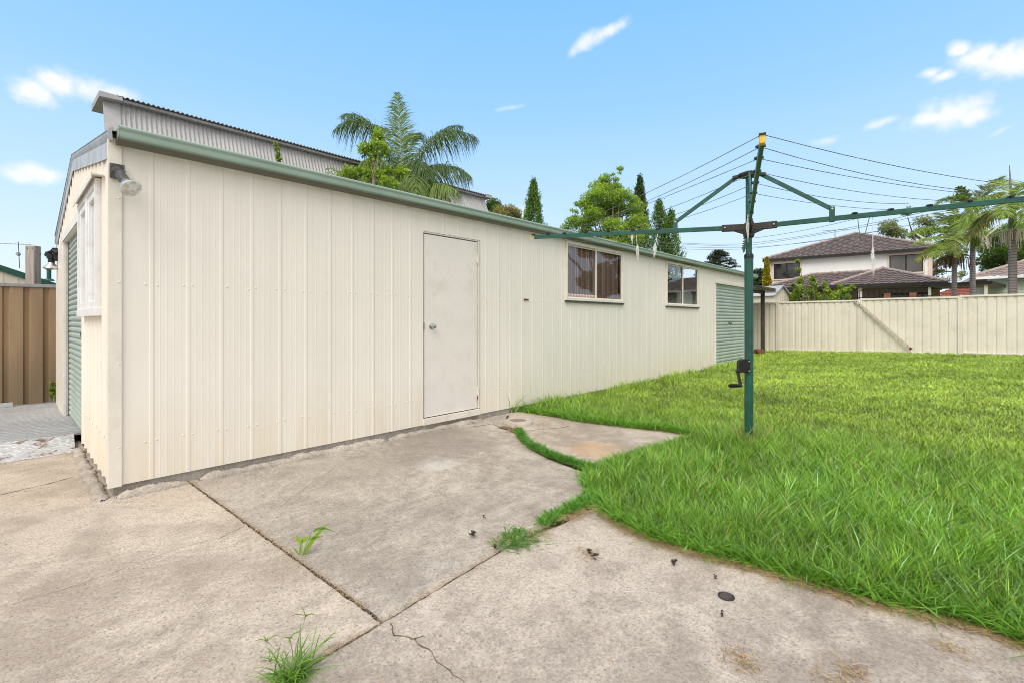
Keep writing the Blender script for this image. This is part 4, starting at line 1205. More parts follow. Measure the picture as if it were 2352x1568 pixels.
def tiles(mb, F, ulo, uhi, vlen, course=.34, per=.32, amp=.045, step=.06):
    """F(u, v, h) world; ulo/uhi(v) bounds"""
    n = max(1,int(vlen/course))
    for j in range(n):
        v0 = vlen*j/n; v1 = vlen*(j+1)/n
        lo, hi = min(ulo(v0),ulo(v1)), max(uhi(v0),uhi(v1))
        us = np.arange(lo, hi+per/6, per/6)
        off = per/2 if j % 2 else 0
        hw = amp*(.5+.5*np.cos(2*math.pi*(us+off*0)/per))**.8
        for k in range(len(us)-1):
            a0,a1 = [min(max(u,ulo(v0)),uhi(v0)) for u in (us[k],us[k+1])]; b0,b1 = [min(max(u,ulo(v1)),uhi(v1)) for u in (us[k],us[k+1])]
            if a1-a0 < 1e-4 and b1-b0 < 1e-4: continue
            P = [F(a0,v0,hw[k]+step),F(a1,v0,hw[k+1]+step),F(b1,v1,hw[k+1]),F(b0,v1,hw[k])]
            mb.quad(*P)
            if a1-a0 > 1e-4: mb.quad(F(a0,v0,hw[k]-.01),F(a1,v0,hw[k+1]-.01),P[1],P[0])

def hip_face(mb, P0, P1, A0, A1):
    """tiled plane with eave P0->P1 and top edge A0->A1 (A0 == A1 for a point)"""
    P0,P1,A0,A1 = [np.asarray(p,float) for p in (P0,P1,A0,A1)]
    u = unit(P1-P0); nn = unit(np.cross(u, A0-P0+ (A1-P1)*.0))
    if nn[2] < 0: nn = -nn
    v = np.cross(nn, u); v = unit(v)
    vl = np.dot(A0-P0, v); a0 = np.dot(A0-P0,u); a1 = np.dot(A1-P0,u); w = np.linalg.norm(P1-P0)
    if vl < 0: v = -v; vl = -vl
    tiles(mb, lambda uu,vv,h: P0+u*uu+v*vv+nn*h, lambda q: a0*q/vl, lambda q: w+(a1-w)*q/vl, vl)

def ridge_caps(mb, a, b, r=.09):
    a = np.asarray(a,float); b = np.asarray(b,float); L_ = np.linalg.norm(b-a); n = int(L_/.38)
    for i in range(n):
        p = a+(b-a)*i/n; q = a+(b-a)*(i+1)/n
        mb.tube([p+V(0,0,.03),q+V(0,0,.055)], [r,r*1.12], 8)

HZE, HAP = 5.66, 7.70
ap = H(5.0,4.55,HAP); e = [H(-.32,-.35,HZE),H(9.38,-.35,HZE),H(9.38,9.4,HZE),H(-.32,9.4,HZE)]
mb = MB()
for i in range(4): hip_face(mb, e[i], e[(i+1)%4], ap, ap)
up_roof = mb.build('roof', M['tile'], house)
mb = MB()
for i in range(4): ridge_caps(mb, e[i]+V(0,0,.03), ap)
mb.build('ridge_capping', M['tile_b'], up_roof, smooth=True)
mb = MB()
for i in range(4): mb.bar(e[i]+V(0,0,-.07), e[(i+1)%4]+V(0,0,-.07), .17, .09)
mb.build('gutter', M['darkfascia'], house)
mb = MB(); mb.add([H(0,0,2.6),H(9.05,0,2.6),H(9.05,0,5.6),H(0,0,5.6)],[(0,1,2,3)]); mb.add([H(0,0,2.6),H(0,9,2.6),H(0,9,5.6),H(0,0,5.6)],[(0,1,2,3)]); mb.add([H(9.05,0,2.6),H(9.05,9,2.6),H(9.05,9,5.6),H(9.05,0,5.6)],[(0,1,2,3)])
mb.add([H(-.3,-.3,5.58),H(9.3,-.3,5.58),H(9.3,9.3,5.58),H(-.3,9.3,5.58)],[(0,1,2,3)])
for px in (1842,1876,1910,1944,1978,2012):
    a,_ = hp(px,600); mb.obox(H(a,-.006,4.5), AD, BD, (0,0,1), (.018,.008,1.1))
mb.build('wall', M['whitewall'], house)
mb = MB(); mb.obox(H(.09,-.02,4.1), AD, BD, (0,0,1), (.1,.02,1.5)); mb.obox(H(8.98,-.02,4.1), AD, BD, (0,0,1), (.1,.02,1.5)); mb.build('corner_pier', M['pink'], house)
for (xa_,ya_,xb_,yb_),mt in (((1777,604,1838.5,640),'pane'),((2041.7,584.6,2121,625),'blind')):
    a0,zt = hp(xa_,ya_); a1,zb2 = hp(xb_,yb_); zt2 = hp(xb_,ya_)[1]; zb1 = hp(xa_,yb_)[1]; zt = zb2+ (1.18 if mt=='blind' else 1.16)
    am = (a0+a1)/2; zm = (zt+zb2)/2
    mb = MB()
    mb.obox(H(am,-.05,zt+.10), AD, BD, (0,0,1), ((a1-a0)/2+.05,.10,.13))
    mb.obox(H(am,-.03,zb2-.02), AD, BD, (0,0,1), ((a1-a0)/2+.05,.06,.04))
    for a in (a0-.02,a1+.02): mb.obox(H(a,-.03,zm), AD, BD, (0,0,1), (.04,.05,(zt-zb2)/2))
    wn = mb.build('window', M['pink'], house)
    mb = MB(); mb.obox(H(am,-.02,zm), AD, BD, (0,0,1), ((a1-a0)/2-.02,.012,(zt-zb2)/2-.02)); mb.build('pane', M[mt], wn)
    mb = MB()
    for a in (a0+.04,am,a1-.04): mb.obox(H(a,-.04,zm), AD, BD, (0,0,1), (.035,.015,(zt-zb2)/2))
    for z in (zb2+.03,zt-.03): mb.obox(H(am,-.04,z), AD, BD, (0,0,1), ((a1-a0)/2,.014,.03))
    mb.build('window_frame', M['darkfascia'], wn)
# lower roofs
mb = MB()
hip_face(mb, H(-.1,-2.7,3.36), H(5.2,-2.7,3.36), H(2.75,0,4.40), H(6.2,0,4.42))
hip_face(mb, H(-.1,3,3.36), H(-.1,-2.7,3.36), H(2.75,3,4.40), H(2.75,0,4.40))
l1, r1, a2 = H(4.1,-3.75,3.33), H(9.5,-3.75,3.30), H(6.65,-.75,4.50)
hip_face(mb, l1, r1, a2, a2); hip_face(mb, r1, H(9.5,2,3.3), a2, H(6.65,2,4.5)); hip_face(mb, H(4.1,0,3.33), l1, H(6.65,0,4.5), a2)
lo_roof = mb.build('roof', M['tile'], house)
mb = MB(); ridge_caps(mb, l1+V(0,0,.04), a2); ridge_caps(mb, r1+V(0,0,.04), a2); ridge_caps(mb, H(-.1,-2.7,3.4), H(2.75,0,4.40)); ridge_caps(mb, H(2.75,-.05,4.40), H(6.4,-.05,4.42)); ridge_caps(mb, a2, H(6.65,1,4.5)); mb.build('ridge_capping', M['tile_b'], lo_roof, smooth=True)
mb = MB(); mb.bar(H(-.1,-2.75,3.30), H(4.1,-2.75,3.30), .17, .1); mb.bar(H(4.1,-3.8,3.27), H(9.5,-3.8,3.24), .18, .1); mb.bar(H(4.1,-3.8,3.27), H(4.1,-2.7,3.3), .17, .08); mb.bar(H(9.5,-3.8,3.24), H(9.5,2,3.24), .17, .08); mb.build('gutter', M['darkfascia'], house)
mb = MB(); mb.add([H(-.1,-2.7,3.24),H(4.1,-2.7,3.24),H(4.1,0,3.24),H(-.1,0,3.24)],[(0,1,2,3)]); mb.add([H(4.1,-3.75,3.21),H(9.5,-3.75,3.21),H(9.5,0,3.21),H(4.1,0,3.21)],[(0,1,2,3)]); mb.build('soffit', M['tan'], house)
mb = MB(); mb.add([H(-.1,-.4,0),H(9.4,-.4,0),H(9.4,-.4,3.2),H(-.1,-.4,3.2)],[(0,1,2,3)]); mb.add([H(9.4,-.4,0),H(9.4,5,0),H(9.4,5,3.2),H(9.4,-.4,3.2)],[(0,1,2,3)]); mb.add([H(-.1,-.4,0),H(-.1,5,0),H(-.1,5,3.2),H(-.1,-.4,3.2)],[(0,1,2,3)]); mb.build('wall', M['brick'], house)
for a0,a1,mt in ((1.0,2.8,'pane'),(3.0,4.4,'pane'),(6.6,8.0,'blind'),(8.15,8.9,'pane')):
    mb = MB(); mb.obox(H((a0+a1)/2,-.44,1.75), AD, BD, (0,0,1), ((a1-a0)/2,.03,1.15)); wn = mb.build('window', M['darkfascia'], house)
    mb = MB(); mb.obox(H((a0+a1)/2,-.475,1.75), AD, BD, (0,0,1), ((a1-a0)/2-.08,.006,1.05)); mb.build('pane', M[mt], wn)
for px in (1976,):
    a,_ = hp(px,670,-3.5); mb = MB(); mb.obox(H(a,-3.5,1.6), AD, BD, (0,0,1), (.09,.09,1.6)); mb.build('verandah_post', M['trim'], house)
tv = thing('tv_antenna', pt(1918,545,36), 'slender television antenna on the brown hip roof of the white house', 'antenna')
mb = MB(); mb.tube([pt(1918,552,36),pt(1918,528,36)], .028, 6); mb.build('mast', M['zincdark'], tv)
mb = MB(); mb.tube([pt(1890,531,36),pt(1947,527,36)], .02, 6)
for x in (1892,1899,1906,1912,1925,1934,1945): mb.tube([pt(x,530-(x-1890)*.07,35.6),pt(x+1,530-(x-1890)*.07,36.4)], .012, 4)
mb.build('boom', M['zincdark'], tv)

# ================================================================ carport, fence, right house, small shed
cp = thing('carport', pt(2200,736,26), 'flat black-edged carport with cream posts beside the white house', 'carport')
A0 = pt(2119,653,26.8); A1 = pt(2278,653.2,24.6); A0[2] = A1[2] = 3.16
dA = unit(A1-A0); nA = V(-dA[1],dA[0],0); nA = nA if np.dot(nA,FW) > 0 else -nA
mb = MB(); mb.bar(A0, A1, .17, .05); mb.bar(A1, A1+nA*4.5, .17, .05); mb.bar(A0, A0+nA*4.5, .17, .05); mb.build('fascia', M['darkfascia'], cp)
mb = MB(); mb.add([A0+V(0,0,-.02)+nA*.05,A1+V(0,0,-.02)+nA*.05,A1+nA*4.5+V(0,0,-.02),A0+nA*4.5+V(0,0,-.02)],[(0,1,2,3)]); mb.build('ceiling', M['tan'], cp)
mb = MB(); mb.add([A0+V(0,0,.06)+nA*.05,A1+V(0,0,.06)+nA*.05,A1+nA*4.5+V(0,0,.06),A0+nA*4.5+V(0,0,.06)],[(0,1,2,3)]); mb.build('roof', M['zinc'], cp)
for t_, sg in ((.10,1),(.915,-1)):
    p = A0+(A1-A0)*t_+nA*.15
    mb = MB(); mb.box((p[0]-.065,p[1]-.065,0),(p[0]+.065,p[1]+.065,3.1)); ps = mb.build('post', M['trim'], cp)
    mb = MB(); mb.bar(p+V(0,0,2.45), p-dA*sg*.62*(1 if sg<0 else 1)+V(0,0,3.05), .08, .05); mb.build('brace', M['trim'], ps)

lf = thing('loop_top_fence', pt(2020,736,22), 'black loop-top metal fence with red brick piers beyond the cream fence', 'fence')
L0 = pt(1925,664,23.0); L1 = pt(2143,661,20.6); zt = 2.60
dL = (L1-L0); dL[2] = 0; nl = np.linalg.norm(dL); dL = dL/nl
mb = MB(); k = int(nl/.21)
for i in range(k):
    b = L0+dL*(i*.21); b[2] = 0
    pts = [b+V(0,0,1.0)]+[b+dL*(.065-.065*math.cos(t))+V(0,0,zt-.07+.075*math.sin(t)) for t in np.linspace(0,math.pi,8)]+[b+dL*.13+V(0,0,1.0)]
    mb.tube(pts, .017, 5)
mb.build('loops', M['black'], lf)
mb = MB()
for z in (2.25,1.2): mb.bar(V(*L0[:2],z), V(*L1[:2],z), .045, .03)
mb.build('rail', M['black'], lf)
for px in (2038,2097):
    t_ = [t for t in np.linspace(0,1,400) if True]
    best = min(t_, key=lambda t: abs(((np.dot((L0+dL*nl*t)[:2]-CAM[:2],RT[:2]))/(np.dot((L0+dL*nl*t)[:2]-CAM[:2],FW[:2])))*FPX+CX-px))
    p = L0+dL*nl*best; mb = MB(); mb.obox((p[0],p[1],1.2), dL, (-dL[1],dL[0],0), (0,0,1), (.12,.12,1.22)); mb.build('pier', M['redbrick'], lf)

gh = thing('weatherboard_house', pt(2330,736,28), 'pale green weatherboard house with weathered tiled roof at the right', 'house')
E0 = pt(2238,637,27.8); E0[2] = 3.72
def G(a,b,z): return V(E0[0],E0[1],0)+AD*a+BD*b+V(0,0,z)
mb = MB(); hip_face(mb, G(0,0,3.74), G(12,0,3.74), G(4.2,4.2,5.35), G(8,4.2,5.35)); hip_face(mb, G(0,8.4,3.74), G(0,0,3.74), G(4.2,4.2,5.35), G(4.2,4.2,5.35)); hr = mb.build('roof', M['tile_b'], gh)
mb = MB(); ridge_caps(mb, G(0,0,3.78), G(4.2,4.2,5.38)); ridge_caps(mb, G(4.2,4.2,5.38), G(8,4.2,5.38)); mb.build('ridge_capping', M['tile_b'], hr, smooth=True)
mb = MB(); mb.bar(G(-.06,-.06,3.66), G(12,-.06,3.66), .15, .12); mb.bar(G(-.06,-.0,3.66), G(-.06,8.4,3.66), .15, .12); mb.build('gutter', M['white'], gh)
mb = MB(); mb.add([G(0,0,3.6),G(12,0,3.6),G(12,8,3.6),G(0,8,3.6)],[(0,1,2,3)]); mb.build('soffit', M['tan'], gh)
mb = MB()
for q in range(22):
    z = .4+q*.15
    mb.add([G(.65,.55,z),G(12,.55,z),G(12,.58,z+.15),G(.65,.58,z+.15)],[(0,1,2,3)]); mb.add([G(.65,.55,z),G(12,.55,z),G(12,.585,z),G(.65,.585,z)],[(0,1,2,3)])
    mb.add([G(.65,.55,z),G(.65,7.5,z),G(.68,7.5,z+.15),G(.68,.58,z+.15)],[(0,1,2,3)]); mb.add([G(.65,.55,z),G(.65,7.5,z),G(.69,7.5,z),G(.69,.55,z)],[(0,1,2,3)])
mb.build('wall', M['greenboard'], gh)
mb = MB(); mb.obox(G(.66,.56,2.0), AD, BD, (0,0,1), (.05,.05,1.6)); mb.build('corner_board', M['white'], gh)
mb = MB(); mb.obox(G(3.55,.54,2.55), AD, BD, (0,0,1), (1.0,.03,.62)); wn = mb.build('window', M['white'], gh)
mb = MB(); mb.obox(G(3.55,.50,2.55), AD, BD, (0,0,1), (.92,.012,.54)); mb.build('pane', M['glass'], wn)
mb = MB(); mb.obox(G(3.55,.518,2.55), AD, BD, (0,0,1), (.92,.004,.54)); mb.build('curtain', M['white'], wn)

dsh = thing('satellite_dish', pt(2192,655,29), 'grey satellite dish on a pole seen past the slim palm trunk', 'dish')
c = pt(2191,641,29); mb = MB(); ax = unit(-FW*.55+RT*.1+V(0,0,.8)); mb.lathe(c-ax*.06, ax, [(0,.02),(.02,.18),(.06,.30),(.09,.36),(.10,.365),(.095,.35),(.07,.30),(.03,.18),(.015,.02)], 28); mb.build('reflector', M['dish'], dsh, smooth=True)
mb = MB(); mb.tube([c-V(0,0,2.9),c-V(0,0,.06)], .04, 8); mb.tube([c,c+ax*.35], .015, 6); mb.build('pole', M['zincdark'], dsh)
rr = thing('red_roof_house', pt(2200,736,44), 'distant red tiled roof low behind the carport', 'house')
a = pt(2168,662,42); b = pt(2222,662,40); d = unit(b-a); n_ = V(-d[1],d[0],0); n_ = n_ if np.dot(n_,FW)>0 else -n_
a[2] = b[2] = 3.05
mb = MB(); hip_face(mb, a-d*2, b+d*1.2, a-d*1+n_*3+V(0,0,1.3), b-d*.2+n_*3+V(0,0,1.3)); mb.build('roof', M['redroof'], rr)
mb = MB(); mb.add([a-d*1.8+n_*.4+V(0,0,-3),b+d+n_*.4+V(0,0,-3),b+d+n_*.4,a-d*1.8+n_*.4],[(0,1,2,3)]); mb.build('wall', M['whitewall'], rr)

ss_ = thing('garden_shed', pt(1795,736,19), 'small cream garden shed with grey gabled roof peeping over the fence', 'shed')
A = pt(1777,680,18.5); B = A+1.33*(.8*RT+.6*FW); A[2] = B[2] = 2.20; C_ = (A+B)/2+V(0,0,.36); dd = unit(-.6*RT+.8*FW)*1.5
mb = MB(); lowA, lowB = A*V(1,1,0), B*V(1,1,0)
mb.add([lowA,lowB,B,C_,A],[(0,1,2,3,4)]); mb.add([lowA,A,A+dd,lowA+dd],[(0,1,2,3)])
for t_ in np.linspace(.03,.97,9): 
    p = lowA+(B*V(1,1,0)-lowA)*t_; mb.bar(p+V(0,0,0)-FW*.004, p+V(0,0,2.2+.36*(1-abs(2*t_-1))-.02)-FW*.004, .012, .03, (1,0,0))
for t_ in (.3,.62,.92):
    p = lowA+dd*t_; mb.bar(p-RT*.01, p-RT*.01+V(0,0,2.18), .02, .03, (1,0,0))
mb.build('wall', M['fence'], ss_)
mb = MB(); o_ = unit(A-B)*.1+V(0,0,-.07); o2 = unit(B-A)*.1+V(0,0,-.07); f_ = -unit(dd)*.08
mb.add([C_+f_+V(0,0,.02),A+o_+f_+V(0,0,.02),A+o_+dd+V(0,0,.02),C_+dd+V(0,0,.02)],[(0,1,2,3)]); mb.add([C_+f_+V(0,0,.02),B+o2+f_+V(0,0,.02),B+o2+dd+V(0,0,.02),C_+dd+V(0,0,.02)],[(0,1,2,3)])
for t_ in (0,.33,.66,1.0): mb.bar(C_+f_+(dd-f_)*t_+V(0,0,.035), A+o_+f_+(dd-f_)*t_+V(0,0,.035), .03, .035)
mb.bar(C_+f_+V(0,0,.02),A+o_+f_+V(0,0,.02),.05,.03); mb.bar(C_+f_+V(0,0,.02),B+o2+f_+V(0,0,.02),.05,.03)
mb.build('roof', M['zinc'], ss_)

# ================================================================ vegetation helpers
def tri(n): return rng.random(n)
def rdir(n):
    v = rng.normal(size=(n,3)); return nrm(v)

def cluster(bl, c, r, n, L, Wd, c0, c1, hang=0., shell=.5, up=.0):
    """leaves spread through an ellipsoid"""
    c = np.asarray(c,float); r = np.asarray(r,float) if hasattr(r,'__len__') else np.array([r,r,r])
    d = rdir(n); rad = shell+(1-shell)*rng.random(n)**.6
    pos = c+d*rad[:,None]*r
    ax = nrm(d*.7+rdir(n)*.9+V(0,0,up)-V(0,0,hang)); sd_ = nrm(np.cross(ax, rdir(n)))
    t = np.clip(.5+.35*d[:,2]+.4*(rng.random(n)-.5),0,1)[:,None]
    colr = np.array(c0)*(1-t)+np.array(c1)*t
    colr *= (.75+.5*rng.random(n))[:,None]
    bl.leaves(pos, ax, sd_, L*(.6+.8*rng.random(n)), Wd*(.6+.8*rng.random(n)), colr)

def limbs(mb, base, tips, r0, bend=.25):
    base = np.asarray(base,float)
    for q in tips:
        q = np.asarray(q,float); m = base+(q-base)*.5; m[2] += np.linalg.norm(q-base)*bend*.3
        mb.tube([base, base+(m-base)*.6+rng.normal(size=3)*.03, m, q], [r0, r0*.75, r0*.5, r0*.18], 7)

def tree(name, label, cat, base, trunk_r, fork, clumps, n, L, Wd, c0, c1, hang=0., group=None, shell=.45, bark='barkgrey', limb_tips=None):
    base = np.asarray(base,float)
    t = thing(name, base, label, cat, group)
    mb = MB(); top = base+V(0,0,fork)
    mb.tube([base-V(0,0,.1), base+(top-base)*.5+V(.05,.03,0)*trunk_r, top], [trunk_r*1.25, trunk_r*.95, trunk_r*.75], 10)
    limbs(mb, top-V(0,0,.15), limb_tips if limb_tips is not None else [c for c,_ in clumps], trunk_r*.6)
    mb.build('trunk', M[bark], t, smooth=True)
    bl = Blades(); tot = sum((np.mean(r))**2 for _,r in clumps)
    for c, r in clumps:
        k = int(n*np.mean(r)**2/tot)
        cluster(bl, c, r, max(k,12), L, Wd, c0, c1, hang, shell)
    bl.build('crown', M['leaf'], t)
    return t

def conifer(label, top, base, wid, c0, c1, n=5000, L=.105, Wd=.034, group='narrow dark conifers behind the garage roof', tops=1, cat='conifer', name='conifer'):
    """top, base: world points of the visible tip and of the ground foot"""
    base = np.asarray(base,float); top = np.asarray(top,float); h = top[2]-base[2]
    t = thing(name, base, label, cat, group)
    mb = MB(); mb.tube([base-V(0,0,.1), base+V(0,0,h*.5), base+V(0,0,h*.93)], [wid*.10, wid*.06, .012], 8); mb.build('trunk', M['barkgrey'], t, smooth=True)
    bl = Blades()
    # upright sprays, each a small tuft of scale leaves
    n = int(n*2.2); ns = n//14
    z = rng.random(ns)**.85; a = rng.random(ns)*2*math.pi
    prof = np.interp(z, [0,.12,.35,.7,.9,1.0], [.72,.95,1.0,.66,.30,.04])*wid
    lump = 1+.22*np.sin(a*3+z*9)+.18*np.sin(a*5-z*17)
    rr_ = prof*lump*(.55+.5*rng.random(ns))
    zz = base[2]+h*(.02+.96*z)
    cx = np.stack([base[0]+rr_*np.cos(a), base[1]+rr_*np.sin(a), zz],1)
    if tops > 1:
        sh = np.where(rng.random(ns)<.5,-1,1)*np.clip((z-.45)*1.2,0,1)*wid*.55
        cx = cx+sh[:,None]*RT; cx[:,2] -= np.where(sh>0, np.clip(z-.5,0,1)*h*.14, 0)
    for k in range(14):
        off = rng.normal(size=(ns,3))*V(.045,.045,.08)*wid*1.6
        p = cx+off
        outw = nrm(np.stack([np.cos(a),np.sin(a),np.zeros(ns)],1))
        ax = nrm(outw*.35+V(0,0,1.)+rng.normal(size=(ns,3))*.35); sd_ = nrm(np.cross(ax, rdir(ns)))
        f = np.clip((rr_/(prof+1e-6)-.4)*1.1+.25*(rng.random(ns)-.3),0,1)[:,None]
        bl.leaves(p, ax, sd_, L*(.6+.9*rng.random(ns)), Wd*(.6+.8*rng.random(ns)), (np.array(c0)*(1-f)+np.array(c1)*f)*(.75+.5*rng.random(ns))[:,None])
    bl.build('crown', M['leaf'], t)
    return t

def bez(p0,p1,p2,s):
    s = s[:,None]; return (1-s)**2*p0+2*s*(1-s)*p1+s*s*p2, nrm(2*(1-s)*(p1-p0)+2*s*(p2-p1))

def frond(bl, mb, P0, P1, P2, n, lmax, wd, c0, c1, hang=.5, fwd=.45, lift=.15, side=None, plume=.25, start=.14, rr=.012):
    P0,P1,P2 = [np.asarray(p,float) for p in (P0,P1,P2)]
    s = np.linspace(start,1,n); p, T = bez(P0,P1,P2,s)
    if side is None:
        sv = np.cross(T, V(0,0,1)); l_ = np.linalg.norm(sv,axis=1,keepdims=True); sv = np.where(l_>.25, sv/(l_+1e-9), RT)
    else: sv = nrm(np.broadcast_to(unit(side),(n,3))-T*np.sum(T*unit(side),1,keepdims=True))
    upv = nrm(np.cross(sv, T)); upv = upv*np.where(upv[:,2:3]<0,-1,1)
    Lp = lmax*np.clip(np.sin(np.pi*np.clip(s*.86+.12,0,1)),.12,1)**.7
    for sg in (-1,1):
        d0 = nrm(sv*sg*(1+.2*rng.normal(size=(n,1)))+T*fwd*(1+.6*s[:,None])+upv*(lift+plume*rng.normal(size=(n,1))))
        bend = V(0,0,-1)*(hang*(.6+.7*rng.random(n)))[:,None]+.08*rng.normal(size=(n,3))
        wside = nrm(np.cross(d0, upv+.4*rng.normal(size=(n,3))))
        t = rng.random(n)[:,None]
        bl.add(p+rng.normal(size=(n,3))*.006, d0, wside, bend, Lp*(.8+.35*rng.random(n)), wd*(.7+.5*rng.random(n)), (np.array(c0)*(1-t)+np.array(c1)*t)*(.8+.4*rng.random((n,1))), segs=3, shape=(.55,1.,.75))
    q = np.linspace(0,1,12); pr, _ = bez(P0,P1,P2,q)
    mb.tube(list(pr), list(np.interp(q,[0,1],[rr,rr*.2])), 5)

exec_marker = 0
# ================================================================ palms
M['rachis'] = paint('green_rachis', (.30,.34,.17), .6, .2, 8)
DK, MD, LT = (.08,.135,.045), (.14,.22,.055), (.25,.36,.08)
qp = thing('queen_palm', pt(922,736,11.9)*V(1,1,0), 'feathery dark queen palm rising between the garage and the grey shed', 'palm tree')
Yq = 11.9; cb = pt(925,440,Yq)
mb = MB(); mb.tube([V(cb[0],cb[1],-.1), V(cb[0]+.04,cb[1],2.2), V(cb[0],cb[1],cb[2]-.1)], [.16,.13,.12], 12); mb.build('trunk', M['palmtrunk'], qp, smooth=True)
bl = Blades(); rb = MB()
def fq(a, b, c, n=64, lm=.52, wd=.027, c0=DK, c1=MD, hang=.75, dy=(0,0,0), **kw):
    n = int(n*2.0); wd = wd*.74; lm = lm*1.18; hang = hang*1.25
    frond(bl, rb, pt(*a,Yq+dy[0]), pt(*b,Yq+dy[1]), pt(*c,Yq+dy[2]), n, lm, wd, c0, c1, hang, **kw)
fq((923,440),(924,330),(912,215), 96, .66, .026, MD, LT, .55, side=RT, fwd=.85, lift=.0, plume=.18)
fq((915,430),(868,215),(768,300), 80, .55, hang=.85, dy=(0,-.1,-.3))
fq((915,425),(862,235),(785,268), 60, .45, hang=.8, dy=(0,.3,.6))
fq((930,425),(985,255),(1096,318), 84, .55, hang=.95)
fq((932,430),(1000,270),(1062,292), 54, .42, hang=.8, dy=(0,.4,.8))
fq((935,436),(1020,345),(1080,405), 70, .50, hang=1.0, dy=(0,-.3,-.5))
fq((915,440),(872,320),(822,385), 64, .5, c0=MD, c1=LT, hang=1.0, dy=(0,-.3,-.6))
fq((920,440),(893,330),(868,425), 60, .5, c0=DK, c1=MD, hang=1.0, dy=(0,-.6,-1.0))
fq((928,440),(958,320),(985,410), 60, .5, c0=DK, c1=MD, hang=1.0, dy=(0,-.5,-.8))
fq((926,440),(948,270),(962,318), 56, .45, c0=DK, c1=MD, hang=.6, dy=(0,.5,.9))
fq((921,440),(890,260),(862,300), 56, .45, c0=DK, c1=MD, hang=.6, dy=(0,.5,.9))
fq((930,445),(985,405),(1030,455), 60, .42, c0=(.20,.20,.04), c1=(.36,.30,.07), hang=.9, dy=(0,-.3,-.4))
fq((930,445),(970,415),(1005,465), 44, .40, c0=(.12,.15,.03), c1=(.30,.26,.07), hang=.9, dy=(0,-.4,-.7))
fq((918,445),(868,395),(830,440), 50, .42, c0=DK, c1=MD, hang=.9, dy=(0,-.2,-.3))
fq((940,445),(1000,400),(1050,440), 50, .5, c0=MD, c1=LT, hang=1.1, dy=(0,-.6,-1.0))
fq((930,440),(940,350),(958,440), 60, .55, c0=MD, c1=LT, hang=1.1, dy=(0,-.7,-1.2))
fq((915,440),(850,350),(800,395), 60, .5, c0=DK, c1=MD, hang=1.0, dy=(0,.2,.4))
fq((934,440),(975,360),(1030,385), 54, .45, c0=DK, c1=MD, hang=1.0, dy=(0,.5,.9))
bl.build('fronds', M['leaf'], qp); rb.build('rachis', M['rachis'], qp, smooth=True)
# a low spiky frond in front of the grey shed
sp = thing('palm_seedling', pt(785,736,10.6)*V(1,1,0), 'low spiky palm leaves just showing over the gutter before the grey shed', 'plant')
bl = Blades(); rb = MB(); 
rb.tube([pt(785,736,10.6)*V(1,1,0), pt(785,440,10.6)], [.05,.03], 8)
for a,b,c in (((790,420),(775,385),(752,388)),((792,420),(795,385),(812,392)),((785,425),(765,400),(748,402))):
    frond(bl, rb, pt(*a,10.6), pt(*b,10.6), pt(*c,10.5), 20, .26, .018, MD, LT, .25)
bl.build('fronds', M['leaf'], sp); rb.build('rachis', M['rachis'], sp)

def kpalm(px, ytop, Y, dia, fronds, label, name='bangalow_palm', shaft=True, flower=None):
    b = pt(px,736,Y)*V(1,1,0); top = pt(px,ytop,Y)
    o = thing(name, b, label, 'palm tree', 'tall ringed-trunk palms behind the boundary fence')
    sh = top-V(0,0,.95 if shaft else 0)
    mb = MB(); zs = np.linspace(0,1,26)
    mb.tube([b+(sh-b)*z+V(.03*math.sin(z*4),0,0) for z in zs], [dia/2*(1.18-.2*z)*(1.0+.025*(i%2)) for i,z in enumerate(zs)], 14); tk = mb.build('trunk', M['palmtrunk'], o, smooth=True)
    mb = MB(); mb.tube([sh-V(0,0,.02), sh+V(0,0,.15), sh+V(0,0,.6), top], [dia*.56,dia*.62,dia*.46,dia*.3], 14); mb.build('crownshaft', M['crownshaft'], o, smooth=True)
    bl = Blades(); rb = MB()
    for f in fronds:
        a,bb,c = f[:3]; kw = f[3] if len(f) > 3 else {}
        dz = kw.pop('dy',(0,0,0))
        args = dict(n=46,lm=.62,wd=.05,c0=(.13,.23,.03),c1=(.38,.48,.07),hang=.45); args.update(kw); args['n'] = int(args['n']*1.5); args['wd'] = max(args['wd'],.045)
        frond(bl, rb, pt(*a,Y+dz[0]), pt(*bb,Y+dz[1]), pt(*c,Y+dz[2]), args['n'], args['lm'], args['wd'], args['c0'], args['c1'], args['hang'], fwd=args.get('fwd',.5), side=args.get('side'), lift=args.get('lift',.15), plume=.15, start=args.get('start',.18), rr=.025)
    bl.build('fronds', M['leaf'], o); rb.build('rachis', M['rachis'], o, smooth=True)
    if flower:
        mb = MB(); rn = random.Random(int(px))
        for i in range(70):
            a = rn.uniform(0,6.28); r = rn.uniform(.12,.62); z0 = sh+V(0,0,rn.uniform(-.12,.05))
            q = z0+V(math.cos(a)*r,math.sin(a)*r,.10-r*.2); e_ = q+V(math.cos(a)*.05,math.sin(a)*.05,-rn.uniform(.25,.65))
            mb.tube([z0,z0+(q-z0)*.6+V(0,0,.08),q,e_], .011, 4, cap=False)
        mb.build('flower_stalks', M[flower], o)
    return o
YE = dict(c0=(.36,.36,.04), c1=(.60,.52,.09))
